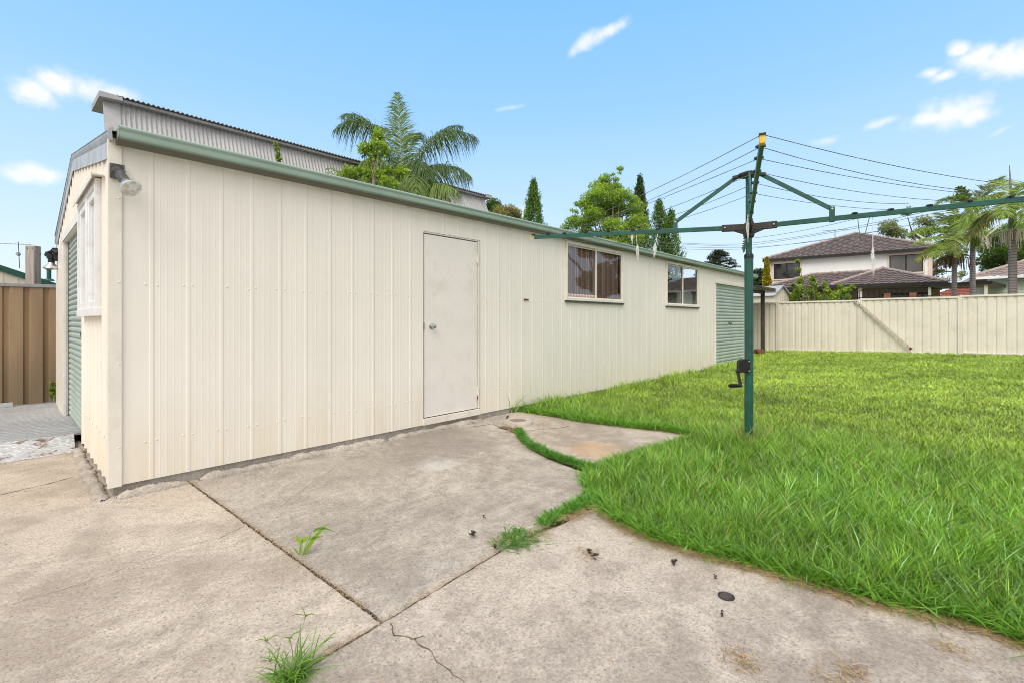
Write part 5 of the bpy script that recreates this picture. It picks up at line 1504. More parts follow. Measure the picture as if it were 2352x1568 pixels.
kpalm(2192,545,22.5,.19,[
   ((2190,552),(2150,505),(2085,540),dict(n=60,lm=.75)), ((2190,550),(2155,535),(2098,562),dict(dy=(0,-.8,-1.2))),
   ((2190,555),(2150,555),(2106,600),dict(YE,n=52,lm=.6,hang=.6)), ((2192,550),(2192,520),(2196,590),dict(n=40,lm=.6,side=RT,dy=(0,-1.2,-1.8),c0=(.14,.2,.03),c1=(.30,.36,.07))),
   ((2193,550),(2215,520),(2245,565),dict()), ((2193,550),(2210,510),(2238,510),dict(dy=(0,.5,1))), ((2191,548),(2180,495),(2150,490),dict(dy=(0,.8,1.4),c0=MD,c1=LT)),
   ((2192,548),(2196,495),(2188,460),dict(lm=.45,side=RT)), ((2190,552),(2170,545),(2140,590),dict(dy=(0,-1,-1.5)))],
   'shortest ringed-trunk palm with yellowing drooping fronds beside the white house', flower='brownfibre')
kpalm(2234,500,22.8,.20,[
   ((2234,505),(2245,440),(2300,408),dict(n=50,lm=.80,hang=.1,c0=(.12,.15,.05),c1=(.22,.25,.09))), ((2233,503),(2205,425),(2150,470),dict(n=50,lm=.65,c0=MD,c1=LT,hang=.35)),
   ((2233,503),(2222,440),(2200,430),dict(lm=.5,c0=MD,c1=LT)), ((2235,505),(2265,440),(2305,448),dict(lm=.5,c0=LT,c1=(.26,.36,.05))),
   ((2235,505),(2275,470),(2310,500),dict()), ((2233,505),(2200,480),(2160,515),dict()), ((2234,508),(2240,480),(2260,540),dict(dy=(0,-1,-1.6))), ((2233,508),(2225,480),(2205,545),dict(dy=(0,-1,-1.6)))],
   'middle ringed-trunk palm with fanned upright frond and pale flower skirt', flower='flower')
kpalm(2326,478,18.6,.24,[
   ((2324,485),(2262,400),(2212,520),dict(n=76,lm=.62,hang=.75,wd=.032)), ((2324,488),(2270,465),(2225,545),dict(YE,n=66,lm=.60,hang=.8,wd=.032,c0=(.13,.15,.03),c1=(.30,.28,.05))),
   ((2327,484),(2340,400),(2385,420),dict(wd=.03)), ((2327,484),(2370,430),(2430,500),dict(wd=.03)), ((2326,482),(2318,410),(2290,415),dict(wd=.03,dy=(0,.8,1.5))),
   ((2327,486),(2350,440),(2372,540),dict(wd=.03,dy=(0,-.9,-1.4))), ((2326,484),(2322,440),(2300,500),dict(wd=.03,dy=(0,-.9,-1.5)))],
   'rightmost ringed-trunk palm with long arching frond and thick green crownshaft', flower='flower')
mb = MB(); b = pt(2322,470,19.3); mb.tube([b-V(0,0,5.6), b, pt(2321,420,19.3), pt(2318.5,380,19.3)], [.05,.045,.035,.01], 6)
o = mb.build('palm_spear', M['palmtrunk']); tag(o, 'thin bare grey pole rising above the rightmost palm', 'pole')

# ================================================================ other trees
G0, G1 = (.035,.09,.014), (.17,.31,.035)
def foot(px, Y): return pt(px,736,Y)*V(1,1,0)
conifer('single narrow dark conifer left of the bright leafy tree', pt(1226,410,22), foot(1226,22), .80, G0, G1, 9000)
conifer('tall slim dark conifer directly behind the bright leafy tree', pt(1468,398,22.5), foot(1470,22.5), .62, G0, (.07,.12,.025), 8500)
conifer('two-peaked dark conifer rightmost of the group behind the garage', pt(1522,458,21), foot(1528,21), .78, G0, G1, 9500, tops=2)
conifer('golden yellow conifer against the left end of the white house', pt(1761,590,33), foot(1761,33), .35, (.16,.15,.01), (.45,.38,.02), 3500, group=None, L=.2, Wd=.12)
# bright feathery tree
Yt = 20.0; cl = []
for px,py,r in ((1400,430,.52),(1375,455,.50),(1425,450,.45),(1396,480,.62),(1372,500,.5),(1432,490,.58),(1455,520,.55),(1405,525,.62),(1362,540,.42),(1322,500,.34),(1318,530,.36),(1345,525,.3),(1440,548,.5),(1405,565,.6),(1470,545,.42),(1390,415,.28),(1409,407,.2),(1448,470,.3),(1380,575,.55),(1440,590,.6),(1352,480,.3),(1332,478,.2)):
    p = pt(px,py,Yt+rng.uniform(-.5,.6)); cl.append((p, V(r,r,r*.72)))
lt_ = [c for c,r in cl]; cl = [(c+rng.normal(size=3)*V(.22,.22,.18), V(1,1,.65)*r[0]*rng.uniform(.6,1.05)) for c,r in cl for _ in range(5)]
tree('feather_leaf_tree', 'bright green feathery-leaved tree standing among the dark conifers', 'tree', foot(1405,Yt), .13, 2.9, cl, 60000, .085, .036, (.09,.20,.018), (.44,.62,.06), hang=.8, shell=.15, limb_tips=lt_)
# trees further off
def blob_tree(name,label,cat,px,Y,spec,n,L,Wd,c0,c1,fork=2.5,r=.15,**kw):
    cl = [(pt(a,b,Y+rng.uniform(-.4,.6)), V(q,q,q*.8)) for a,b,q in spec]
    return tree(name,label,cat,foot(px,Y),r,fork,cl,n,L,Wd,c0,c1,**kw)
blob_tree('round_tree','round dark green treetop just right of the grey shed roof','tree',1132,30,[(1133,470,.55),(1120,482,.5),(1145,483,.5),(1135,500,.7)],6000,.11,.055,(.035,.08,.02),(.15,.24,.05),shell=.2)
blob_tree('flowering_tree','olive and straw-coloured treetop beside the single narrow conifer','tree',1165,28,[(1150,488,.5),(1170,484,.5),(1185,490,.4),(1160,500,.6),(1185,505,.5)],6000,.11,.04,(.10,.12,.04),(.42,.38,.13),shell=.15)
blob_tree('distant_tree','dark green tree left of the white house over the lean-to','tree',1740,38,[(1742,640,1.0),(1733,650,.8),(1750,632,.7),(1738,665,1.2)],3000,.25,.12,(.015,.035,.015),(.06,.10,.03))
cl=[]; Ye=46
for a,b,q in ((2050,515,1.1),(2085,500,1.0),(2110,520,1.1),(2070,535,1.2),(2120,545,.9),(2030,525,.6),(2100,540,1.0),(2150,590,1.2),(2165,620,1.1),(2150,645,1.0),(2185,600,.9),(2200,575,.8),(2195,625,.6),(2160,560,.9),(2140,615,1.0)):
    cl.append((pt(a,b,Ye+rng.uniform(-1.5,1.5)), V(q,q,q*.75)))
lt_ = [c for c,r in cl]; cl = [(c+rng.normal(size=3)*V(.8,.8,.6), r*rng.uniform(.5,.8)) for c,r in cl for _ in range(3)]
tree('eucalyptus','loose grey-green gum tree spreading behind the white house roof','tree',foot(2120,Ye),.3,5.5,cl,8000,.28,.09,(.10,.14,.05),(.36,.41,.17),hang=.5,shell=.15,limb_tips=lt_)
cl=[]; Yj=40
for a,b,q in ((2290,545,1.0),(2320,530,1.1),(2345,560,1.2),(2300,580,1.2),(2270,600,.9),(2335,590,1.3),(2265,570,.7),(2285,615,.9),(2370,540,1.4),(2310,560,.9)):
    cl.append((pt(a,b,Yj+rng.uniform(-1,1.5)), V(q*1.2,q*1.2,q*.6)))
tree('spreading_tree','broad dark green tree above the weatherboard house roof','tree',foot(2330,Yj),.28,4.5,cl,9000,.26,.11,(.04,.09,.02),(.19,.33,.05),shell=.2)
# layered distant conifer
cd = thing('layered_conifer', foot(1650,60), 'distant dark layered conifer above the far end of the garage roof', 'conifer')
mb = MB(); b = foot(1652,60); mb.tube([b, pt(1652,590,60), pt(1651,575,60)], [.4,.15,.03], 8); 
bl = Blades()
for k in range(90):
    f = rng.random(); py = 575+62*f; r = (.5+2.9*f)*rng.uniform(.5,1.1); a = rng.uniform(0,6.28)
    c = pt(1652,py,60)+V(math.cos(a)*r,math.sin(a)*r,.15*r*.3); q = pt(1652,py+4,60)
    mb.tube([q,c], [.05,.012], 5)
    cluster(bl, q+(c-q)*.75, V(.75,.75,.11), 60, .30, .09, (.02,.035,.02), (.06,.085,.04), shell=.1)
mb.build('trunk', M['barkgrey'], cd); bl.build('crown', M['leaf'], cd)

# citrus against the garage back wall
ct = thing('lemon_tree', pt(855,736,10.0)*V(1,1,0), 'bright lime-green citrus tree in front of the queen palm', 'tree')
Yc = 10.0; bl = Blades(); mb = MB(); b = pt(858,736,Yc)*V(1,1,0); mb.tube([b,b+V(.02,0,1.6),pt(858,440,Yc)], [.07,.06,.045], 8)
tips = [(870,310),(850,335),(835,345),(860,355),(880,345),(860,375),(845,398),(825,395),(810,405),(870,400),(890,395),(885,420),(860,425),(840,425),(800,395),(790,405),(905,425),(875,335),(868,325),(918,400),(925,395)]
for a,c in tips:
    p = pt(a,c,Yc+rng.uniform(-.25,.25)); q = pt(858,440,Yc)
    mb.tube([q,(p+q)/2+rng.normal(size=3)*.05,p], [.018,.012,.005], 5)
    cluster(bl, p, V(.15,.15,.16), 85, .10, .048, (.08,.17,.014), (.40,.56,.05), shell=.15)
mb.build('trunk', M['barkgrey'], ct, smooth=True); bl.build('crown', M['leaf'], ct)
mb = MB()
for a,c in ((866,328),(872,350),(858,368),(884,360),(868,390)):
    mb.lathe(pt(a,c,Yc-.25)-V(0,0,.04),(0,0,1),[(0,.004),(.01,.022),(.03,.033),(.05,.032),(.07,.018),(.078,.004)],10)
fr = mb.build('fruit', foliage('lime_fruit',.05), ct, smooth=True)
ca = fr.data.color_attributes.new('Col','FLOAT_COLOR','POINT'); ca.data.foreach_set('color', np.tile([.12,.25,.02,1.],len(fr.data.vertices)).astype(np.float32))
sg = thing('citrus_shoot', pt(637,736,7.9)*V(1,1,0), 'single leafy citrus shoot poking above the gutter before the grey shed', 'plant')
bl = Blades(); mb = MB(); b = pt(640,736,7.9)*V(1,1,0); q = pt(637,330,7.9); mb.tube([b,pt(642,420,7.9),pt(638,355,7.9),q], [.02,.012,.008,.003], 6); mb.build('stem', M['barkgrey'], sg)
for a,c in ((634,332),(637,342),(640,352),(638,360),(641,366)): cluster(bl, pt(a,c,7.9), V(.045,.045,.05), 26, .075, .034, (.05,.11,.012), (.26,.38,.035), shell=.2)
bl.build('leaves', M['leaf'], sg)
# shrub beyond the fence
sh = thing('citrus_bush', foot(1880,18.7), 'bright yellow-green citrus bush peeping over the cream fence', 'bush')
bl = Blades(); mb = MB(); b = foot(1880,18.7)
for a,c,r in ((1832,600,.07),(1834,622,.10),(1838,645,.13),(1836,665,.22),(1866,640,.12),(1868,655,.17),(1864,672,.22),(1895,655,.10),(1900,668,.14),(1905,680,.16),(1930,660,.11),(1935,670,.16),(1920,680,.2),(1948,668,.13),(1958,660,.12),(1825,683,.2),(1850,688,.25),(1880,686,.2),(1910,690,.2),(1945,684,.18),(1822,655,.07)):
    p = pt(a,c,18.7+rng.uniform(-.3,.3)); mb.tube([b+V(0,0,.4),(p+b)/2+V(0,0,.3),p], [.03,.02,.006], 5)
    cluster(bl, p, V(r,r,r*1.15), int(60+1500*r*r*1.3), .12, .055, (.07,.14,.012), (.36,.48,.05), shell=.15)
mb.build('trunk', M['barkgrey'], sh); bl.build('crown', M['leaf'], sh)
# trees beyond the right side of the yard (mirrored in the garage windows)
for i,(x,y,s,lb) in enumerate(((25,-10.5,1.0,'broad dark tree mirrored in the left garage window'),(27.5,-8.0,1.15,'tall dark tree mirrored in the right garage window'))):
    cl = [(V(x+rng.normal()*1.4*s,y-1.5+rng.normal()*1.2*s,(3.0+rng.random()*3.2)*s), V(1.,1.,.8)*s*rng.uniform(.5,.9)) for _ in range(16)]
    if i == 1: cl = [(V(26,-8.9,0)+(c-V(x,y-1.5,0))*V(.6,.5,.85),r*.75) for c,r in cl]
    tree('shade_tree', lb, 'tree', V(x,y-1.5,0) if i==0 else V(x-1.5,y-.9,0), .25, 2.6*s, cl, 7000, .26, .12, (.02,.04,.012), (.07,.12,.03), shell=.3)

# ================================================================ grass
wallpt = lambda x,y: np.maximum(0,-y)
def seg_dist(P, poly):
    d = np.full(len(P), 9.)
    for a,b in zip(poly[:-1],poly[1:]):
        a = np.asarray(a); b = np.asarray(b); ab = b-a; t = np.clip(((P-a)@ab)/(ab@ab),0,1)
        d = np.minimum(d, np.linalg.norm(P-(a+t[:,None]*ab),axis=1))
    return d
def vnoise(P, sc, seed):
    """cheap smooth value noise"""
    g = np.random.default_rng(seed).random((64,64)); Q = P*sc; i = np.floor(Q).astype(int); f = Q-i; f = f*f*(3-2*f)
    h = lambda a,b: g[(a)%64,(b)%64]
    return (h(i[:,0],i[:,1])*(1-f[:,0])+h(i[:,0]+1,i[:,1])*f[:,0])*(1-f[:,1])+(h(i[:,0],i[:,1]+1)*(1-f[:,0])+h(i[:,0]+1,i[:,1]+1)*f[:,0])*f[:,1]

NC = int(3000000*GRASS); lo = lawn_poly.min(0); hi = lawn_poly.max(0)
P = lo+rng.random((NC,2))*(hi-lo)
rel = P-CAM[:2]; Yd = rel@FW[:2]; Xd = rel@RT[:2]; dist = np.linalg.norm(rel,axis=1)
keep = (Yd > .3) & (np.abs(Xd) < 1.35*Yd+.8)
rho = np.minimum(1,(2.6/np.maximum(dist,.5))**1.25)
keep &= rng.random(NC) < rho
P = P[keep]; dist = dist[keep]
P = P[in_poly(P, lawn_poly)]
dist = np.linalg.norm(P-CAM[:2],axis=1)
edge = seg_dist(P, edge_out); edgep = seg_dist(P, edge_patch+edge_in+edge_mid)
n1 = vnoise(P,.55,1)*.6+vnoise(P,1.7,2)*.4; n2 = vnoise(P,3.6,3); n3 = vnoise(P,9.,4)
patchy = n2*.5+n3*.5
keep = rng.random(len(P)) < np.clip(.30+.9*patchy,0.2,1)
P = P[keep]; dist=dist[keep]; edge=edge[keep]; edgep=edgep[keep]; n1=n1[keep]; n2=n2[keep]; n3=n3[keep]
N = len(P)
x, y = P[:,0], P[:,1]
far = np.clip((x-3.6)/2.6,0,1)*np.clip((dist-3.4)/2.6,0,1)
h = .085+.05*n2+.04*n3
h = h*(1-far)+far*(.034+.018*n2)
nearwall = np.clip(1-(-y)/.55,0,1)*(y>-1)*(x<14.3)
h += nearwall*(.13*n3*n2*1.6+.03)
h += np.clip(1-(18.4-x)/.35,0,1)*(.05*n3)
hp_ = np.clip(1-np.linalg.norm(P-CL[:2],axis=1)/.35,0,1); h += hp_*.05
h *= np.where(edge<.10,.85,1.)*np.where(edgep<.18,.62,1.)
h *= .65+.7*rng.random(N)
w = .0042*np.maximum(1,dist/2.8)**.72
ang = rng.random(N)*2*math.pi+vnoise(P,2.,7)*3
tilt = np.abs(rng.normal(size=N))*.24+.06
d0 = np.stack([np.cos(ang)*np.sin(tilt),np.sin(ang)*np.sin(tilt),np.cos(tilt)],1)
out = np.stack([np.cos(ang),np.sin(ang),np.zeros(N)],1)
bend = out*(.16+.5*rng.random(N)**1.3)[:,None]-V(0,0,1)*(.06+.36*rng.random(N)**1.6)[:,None]
sd_ = nrm(np.cross(d0, nrm(rng.normal(size=(N,3))*.5+V(0,0,.2)+out*.8)))
ca, cb_, cc_ = np.array((.085,.22,.022)), np.array((.195,.40,.035)), np.array((.36,.55,.07))
t = rng.random(N)[:,None]
c = np.where(t<.55, ca+(cb_-ca)*(t/.55), cb_+(cc_-cb_)*((t-.55)/.45))
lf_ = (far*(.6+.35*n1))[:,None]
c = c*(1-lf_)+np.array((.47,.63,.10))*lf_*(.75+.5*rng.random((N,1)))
sheen_ = rng.random(N)<.06; c[sheen_] = np.array((.36,.58,.30))*(.7+.6*rng.random((sheen_.sum(),1)))  # pale bluish blades: sky sheen put into the blade colour
dr_ = rng.random(N)<(.022+.05*(n1>.6)); c[dr_] = np.array((.50,.42,.18))*(.6+.6*rng.random((dr_.sum(),1)))
c *= (.66+.42*n1+.26*(n2-.5)+.2*(n3-.5))[:,None]*(.48+1.1*rng.random((N,1)))
base = np.stack([x,y,lawn_z(x,y)-.016],1)
nearm = dist < 4.6
bl = Blades()
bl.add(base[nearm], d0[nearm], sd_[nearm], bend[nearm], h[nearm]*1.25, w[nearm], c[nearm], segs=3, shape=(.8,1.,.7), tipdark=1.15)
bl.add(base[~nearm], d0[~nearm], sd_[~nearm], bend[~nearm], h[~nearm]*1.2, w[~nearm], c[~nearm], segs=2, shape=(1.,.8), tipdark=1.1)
print('grass blades', N)
# runners spilling over the slab edges
def spill(path, n, hgt, seed, wid=.05, colr=(.12,.30,.03), out_l=.0):
    rn = np.random.default_rng(seed); path = [np.asarray(p)[:2] for p in path]
    L_ = np.array([np.linalg.norm(b-a) for a,b in zip(path[:-1],path[1:])]); q = rn.choice(len(L_),n,p=L_/L_.sum()); f = rn.random(n)[:,None]
    A_ = np.array(path)[q]; B_ = np.array(path)[q+1]; p = A_+(B_-A_)*f+rn.normal(size=(n,2))*wid
    a = rn.random(n)*2*math.pi; ti = np.clip(np.abs(rn.normal(size=n))*.55+.25,0,1.45)
    d = np.stack([np.cos(a)*np.sin(ti),np.sin(a)*np.sin(ti),np.cos(ti)],1); o_ = np.stack([np.cos(a),np.sin(a),np.zeros(n)],1)
    be = o_*.3-V(0,0,1)*(.1+.35*rn.random(n))[:,None]*np.cos(ti)[:,None]
    s_ = nrm(np.cross(d, nrm(rn.normal(size=(n,3))*.4+V(0,0,1))))
    bl.add(np.column_stack([p,np.full(n,.006)]), d, s_, be, hgt*(.4+.9*rn.random(n)), .0058*(.6+.6*rn.random(n)), np.array(colr)*(.6+.9*rn.random((n,1))), segs=3, shape=(.8,1.,.7), tipdark=1.1)
spill(edge_out, 2600, .12, 1, .026, (.16,.34,.035))
spill(edge_patch, 2600, .10, 2, .03, (.16,.34,.035)); spill([np.asarray(p)+FW[:2]*.05 for p in edge_patch[2:]], 2600, .11, 22, .035, (.16,.34,.035))
spill(edge_in+edge_mid, 1700, .08, 3, .028, (.16,.34,.035))
th_ = np.linspace(0,2*math.pi,14); rn_ = np.random.default_rng(51); k_ = 260; a_ = rn_.random(k_)*6.28; rr__ = .05+.13*rn_.random(k_); ti_ = .05+.30*rn_.random(k_); a2 = rn_.random(k_)*6.28
bl.add(np.column_stack([CL[0]+rr__*np.cos(a_),CL[1]+rr__*np.sin(a_),np.full(k_,PZ-.01)]), np.column_stack([np.cos(a2)*np.sin(ti_),np.sin(a2)*np.sin(ti_),np.cos(ti_)]), nrm(np.cross(np.column_stack([np.cos(a2),np.sin(a2),.3+0*a2]), rdir(k_))), np.column_stack([.3*np.cos(a2),.3*np.sin(a2),-.2*rn_.random(k_)]), .15+.16*rn_.random(k_), .0075*(.6+.6*rn_.random(k_)), np.where(rn_.random((k_,1))<.3, np.array((.50,.44,.20)), np.array((.19,.38,.045)))*(.6+.7*rn_.random((k_,1))), segs=3)
g = bl.build('grass', M['grass']); tag(g, 'bright green unmown lawn grass covering the yard', 'grass', kind='stuff')
bl = Blades()
spill(cr_strip, 2600, .060, 4, .018, (.09,.25,.025)); spill(cr_strip[2:], 1500, .070, 41, .022, (.09,.25,.025))
spill([W(1345,1074),W(1372,1082)], 700, .07, 42, .03)
g = bl.build('grass', M['grass']); tag(g, 'narrow curved strip of grass growing in the crack of the pale patch', 'grass', kind='stuff')
bl = Blades()
spill([W(1362,1145),W(1330,1165),W(1300,1178)], 900, .065, 5, .025); spill([W(1290,1180),W(1262,1195),W(1245,1205)], 420, .055, 6, .022)
g = bl.build('grass', M['grass']); tag(g, 'grass creeping along the patio joint from the lawn corner', 'grass', kind='stuff')

# dry thatch at the lawn margin and on the patio
bl = Blades()
def dry(path, n, wid, seed, L_=.045):
    rn = np.random.default_rng(seed); path = [np.asarray(p)[:2] for p in path]
    l_ = np.array([np.linalg.norm(b-a) for a,b in zip(path[:-1],path[1:])]); q = rn.choice(len(l_),n,p=l_/l_.sum()); f = rn.random(n)[:,None]
    A_ = np.array(path)[q]; B_ = np.array(path)[q+1]; p = A_+(B_-A_)*f+rn.normal(size=(n,2))*wid
    a = rn.random(n)*6.28; d = np.stack([np.cos(a),np.sin(a),.12*rn.random(n)],1)
    s_ = np.stack([-np.sin(a),np.cos(a),np.zeros(n)],1)
    bl.add(np.column_stack([p,np.full(n,.009)+.006*rn.random(n)]), d, s_, V(0,0,-.1)+.25*s_*rn.normal(size=(n,1)), L_*(.4+rn.random(n)), .0026, np.array((.56,.39,.21))*(.4+.8*rn.random((n,1))), segs=2)
inner = [np.asarray(p)+(-RT[:2]*.02-FW[:2]*.03) for p in edge_out]
dry(inner, 6000, .026, 1); dry(edge_patch, 2200, .03, 2); dry(cr_strip, 900, .03, 3, .03)
dry([W(1150,1245),W(1250,1225)], 300, .04, 4); dry([W(1280,1195),W(1360,1165)], 700, .03, 5)
dry([W(1160,978),W(1196,996)], 300, .05, 6, .03)
for k,(a,b_,n) in enumerate(((1700,1525,85),(1960,1555,70),(2190,1500,60),(1348,1278,60),(1905,1570,40))):
    q = W(a,b_); dry([q,q+V(.04,.02)], n, .030, 20+k, .04)
dry([V(jx(.0),.0),V(jx(-2.4),-2.4)], 700, .005, 30, .02); dry([V(.5,jy(.5)),V(1.3,jy(1.3))], 200, .005, 31, .02); dry([V(-.1,jy(-.1)),V(.45,jy(.45))], 160, .006, 32, .03)
g = bl.build('dry_grass', M['dry']); tag(g, 'brown dry grass clippings along the lawn margin and in the joints', 'dry grass', kind='stuff')
# fine grit in the joints
bl = Blades(); rn = np.random.default_rng(8); n = 1500
p = np.concatenate([np.column_stack([jx(-2.45*rn.random(n))*0+0, np.zeros(n)])])
yy = -2.45*rn.random(n); p = np.column_stack([jx(yy)+rn.normal(size=n)*.0045, yy, -.008+.006*rn.random(n)])
xx = -.6+2.0*rn.random(700); p2 = np.column_stack([xx, jy(xx)+rn.normal(size=700)*.004, -.010+.006*rn.random(700)]); p = np.concatenate([p,p2]); n = len(p)
d = rdir(n)*V(1,1,.4); bl.leaves(p, nrm(d), nrm(np.cross(d,rdir(n))), .006+.007*rn.random(n), .005+.004*rn.random(n), np.array((.30,.24,.18))*(.3+1.5*rn.random((n,1))**2))
g = bl.build('grit', M['dry']); tag(g, 'brown grit and leaf crumbs filling the patio joints', 'grit', kind='stuff')

# ================================================================ weeds and small things on the patio
def weed_root(name, px, py, label, cat='weed'):
    return thing(name, gp(px,py), label, cat)
# maize-like seedling
w_ = weed_root('seedling', 693, 1272, 'broad-leaved green seedling sprouting from the patio joint')
b = gp(693,1272); bl = Blades()
def longleaf(p, d, bend, L_, wd, colr, s=None, segs=7):
    d = unit(d); sv = unit(np.cross(d, FW)) if s is None else unit(s)
    shape = [.35,.75,1.,1.,.9,.7,.42][:segs]
    bl.add(p, d, sv, np.asarray(bend), L_, wd, np.asarray(colr), segs=segs, shape=shape)
U = V(0,0,1)
longleaf(b+RT*.012, U*.9+RT*.45, RT*.18-U*.10, .20, .020, (.20,.36,.03))
longleaf(b+RT*.06+U*.115, U*.6+RT*.7, RT*.25-U*.75, .125, .016, (.13,.27,.03))
longleaf(b+RT*.035+U*.075, U*.3+RT*.9, RT*.1-U*.1, .075, .012, (.20,.36,.04))
longleaf(b-RT*.008, U*1.+RT*.05, RT*.12, .085, .014, (.20,.36,.035))
longleaf(b-RT*.004+U*.055, U*.6-RT*.45, RT*.2-U*.05, .06, .024, (.26,.43,.045))
longleaf(b-RT*.002+U*.06, U*.7+RT*.7, RT*.2-U*.15, .06, .022, (.26,.43,.05))
longleaf(b-RT*.015, U*.8-RT*.5, -RT*.2, .05, .009, (.22,.33,.05))
bl.build('leaves', M['grass'], w_)
mb = MB(); mb.tube([b-U*.01,b+RT*.022+U*.05,b+RT*.05+U*.115], [.0045,.004,.003], 7); mb.tube([b-U*.01,b-RT*.002+U*.065], [.004,.0025], 7); mb.build('stem', M['rachis'], w_, smooth=True)
def rosette(name, px, py, label, n, L0, wd, colr, spread=1.0, seed=1, upness=.9, sedge=False):
    rn = np.random.default_rng(seed); global bl; b = gp(px,py)
    o = thing(name, b, label, 'weed'); sprd = .05 if name=='couch_grass' else .028; bl = Blades()
    a = rn.random(n)*6.28; ti = np.clip((.15+rn.random(n)*1.1)*spread,0,1.4)
    d = np.stack([np.cos(a)*np.sin(ti),np.sin(a)*np.sin(ti),np.cos(ti)],1); o_ = np.stack([np.cos(a),np.sin(a),np.zeros(n)],1)
    s_ = nrm(np.cross(d, nrm(rn.normal(size=(n,3))*.4+V(0,0,1))))
    p = b+np.column_stack([rn.normal(size=(n,2))*sprd,np.zeros(n)])
    bl.add(p, d, s_, o_*.25-V(0,0,1)*(.1+.55*rn.random(n))[:,None], L0*(.4+.8*rn.random(n)), wd*(.7+.5*rn.random(n)), np.array(colr)*(.6+.8*rn.random((n,1))), segs=4, shape=(.8,1.,.9,.6))
    bl.build('leaves', M['grass'], o)
    if sedge:
        for (dx,dz,dy) in ((-.085,.13,.0),(.0,.155,-.02),(.11,.13,.0),(.035,.20,.02),(-.06,.085,-.03)):
            mb = MB(); bl = Blades(); q = b+RT*dx+U*dz+FW*dy; mb.tube([b,b+RT*dx*.35+U*dz*.6,q], [.0022,.0018,.0012], 5)
            for k in range(4):
                a_ = rn.random()*6.28; dd_ = unit(RT*math.cos(a_)+FW*math.sin(a_)+U*.9); longleaf(q, dd_, -U*.55, .035+.045*rn.random(), .0040, (.16,.32,.04), segs=4)
            for k in range(6):
                dd_ = unit(rn.normal(size=3)+U*.6); bl.add(q, dd_, unit(np.cross(dd_,RT)), V(0,0,0), .014, .004, np.array((.20,.30,.05)), segs=2)
            mb.build('stem', M['rachis'], o); bl.build('flower_head', M['grass'], o)
    return o
rosette('sedge', 672, 1562, 'spiky sedge tuft with star-shaped flower heads at the bottom edge', 190, .15, .0048, (.17,.33,.045), .9, 3, sedge=True)
w2 = rosette('couch_grass', 1187, 1240, 'loose clump of couch grass with runners on the patio joint', 420, .066, .0052, (.12,.30,.04), 1.1, 5)
bl = Blades(); rn = np.random.default_rng(15); mb = MB(); b = gp(1187,1240)
for k in range(13):
    a = rn.random()*6.28; L_ = .07+.10*rn.random(); e_ = b+V(math.cos(a)*L_,math.sin(a)*L_,.006); mb.tube([b+U*.01,(b+e_)/2+U*.012,e_], .0013, 4)
    for f in np.linspace(.35,1,6):
        q = b+(e_-b)*f+U*.008
        for sgn in (-1,1):
            a2_ = a+sgn*(.6+.5*rn.random()); d = V(math.cos(a2_),math.sin(a2_),.35); bl.add(q, unit(d), unit(np.cross(d,U)), -U*.25, .022+.02*rn.random(), .0045, np.array((.11,.25,.05))*(.7+.6*rn.random()), segs=3)
mb.build('runner', M['rachis'], w2); bl.build('leaves', M['grass'], w2)
# small weed by the fence
w3 = thing('weed', pt(123,910,6.9)*V(1,1,0), 'small yellow-green weed against the brown fence by the garage post', 'weed'); bl = Blades()
for k,(a,c) in enumerate(((122,890),(125,880),(120,898),(126,895),(121,906),(125,905))): cluster(bl, pt(a,c,6.75), V(.04,.03,.05), 22, .06, .035, (.12,.22,.03), (.32,.40,.06), shell=.1)
bl.build('leaves', M['leaf'], w3); mb = MB(); mb.tube([pt(124,925,6.75),pt(124,895,6.75),pt(125,880,6.75)], .008, 5); mb.build('stem', M['rachis'], w3)
# round drain cover
dc = thing('drain_cover', gp(1190,972), 'round concrete drain cover with rusty lid near the garage wall', 'drain cover')
b = gp(1190,973); mb = MB(); mb.lathe(b+V(0,0,-.02),(0,0,1),[(0,.172),(.050,.170),(.064,.160),(.068,.14),(.067,.098),(.058,.094)],40)
mb.build('collar', M['mortar'], dc, smooth=True, angle=50)
mb = MB(); mb.lathe(b+V(0,0,.0),(0,0,1),[(0,.09),(.044,.092),(.046,.086),(.043,.08),(.043,.02),(.047,.018)],36); mb.build('lid', paint('rusty_lid',(.26,.17,.13),.8,.2,20,(.35,.30,.26),.5), dc, smooth=True)
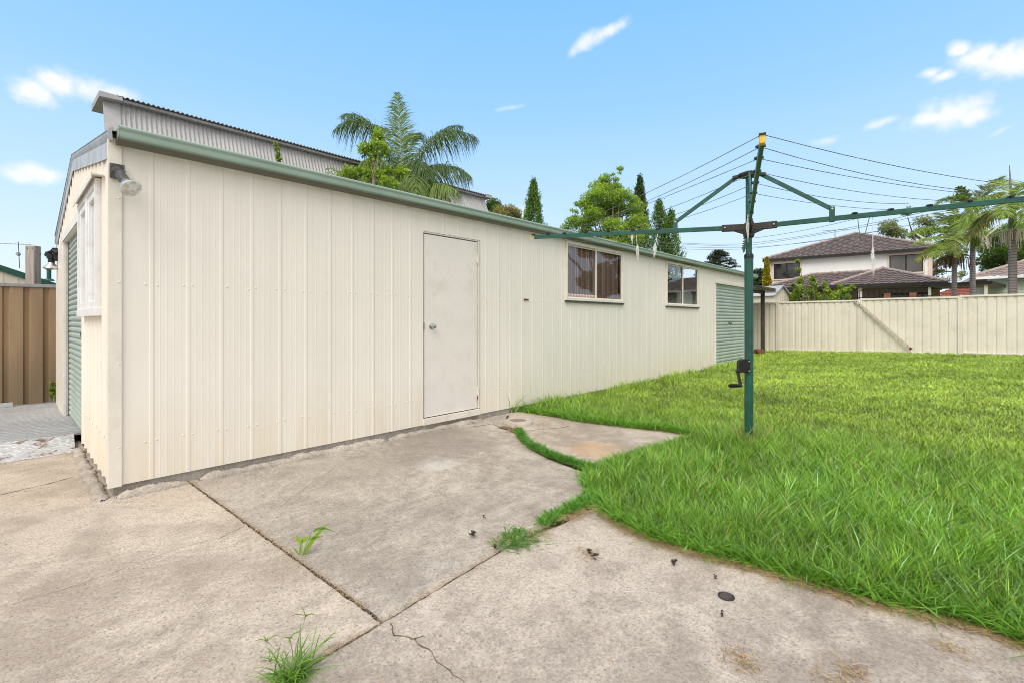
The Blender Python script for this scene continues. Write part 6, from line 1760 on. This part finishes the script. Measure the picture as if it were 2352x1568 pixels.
# floor drain
fd = thing('floor_drain', gp(1668,1371), 'small round dark floor drain sunk in the foreground patio', 'drain')
b = gp(1668,1371); mb = MB(); mb.lathe(b+V(0,0,.0),(0,0,1),[(.004,.034),(.007,.034),(.008,.031),(.0045,.029),(.0042,.0)],30); mb.build('rim', M['blackiron'], fd, smooth=True)
mb = MB()
for k in range(-3,4): mb.bar(b+V(.0078*k,-.025*math.cos(k/3.6),.0062), b+V(.0078*k,.025*math.cos(k/3.6),.0062), .002, .004)
mb.build('grate', M['darkwood'], fd)
# scraps of dead leaf on the patio
def scrap(px, py, label, seed, s=.022):
    rn = random.Random(seed); b = gp(px,py)+V(0,0,.004); mb = MB()
    for k in range(5):
        a = rn.uniform(0,6.28); q = b+V(rn.uniform(-s,s)*.6,rn.uniform(-s,s)*.6,0); n_ = 7
        ring = [q+V(math.cos(a)*s*t-math.sin(a)*s*.32*math.sin(math.pi*(t+1)/2)*sg,math.sin(a)*s*t+math.cos(a)*s*.32*math.sin(math.pi*(t+1)/2)*sg,.003+.010*abs(sg)*rn.random()+.004*k) for sg in (1,-1) for t in (np.linspace(-1,1,n_) if sg==1 else np.linspace(1,-1,n_)[1:-1])]
        mb.add(ring, [tuple(range(len(ring)))])
    o = mb.build('dead_leaf', M['rusty_leaf']); tag(o, label, 'dead leaf', 'dead leaf scraps on the patio')
M['rusty_leaf'] = paint('dead_leaf', (.055,.035,.025), .9, .5, 60)
scrap(1086,1232,'dark crumpled dead leaf left of the couch grass clump',1); scrap(1136,1263,'small black leaf crumb on the joint below the couch grass',2,.014)
scrap(1354,1273,'dark leaf scrap lying on an ochre stain of the patio',3,.016); scrap(1365,1283,'brown curled leaf just below the ochre-stain leaf scrap',4,.018)
scrap(1547,1297,'curled tan-edged leaf scrap nearest the lawn margin',5,.018); scrap(1643,1333,'tiny black seed speck above the floor drain',6,.006); scrap(1660,1418,'tiny dark twig below the floor drain',7,.008)
scrap(1112,1192,'tiny dark fleck on the pale slab toward the lawn corner',8,.008)
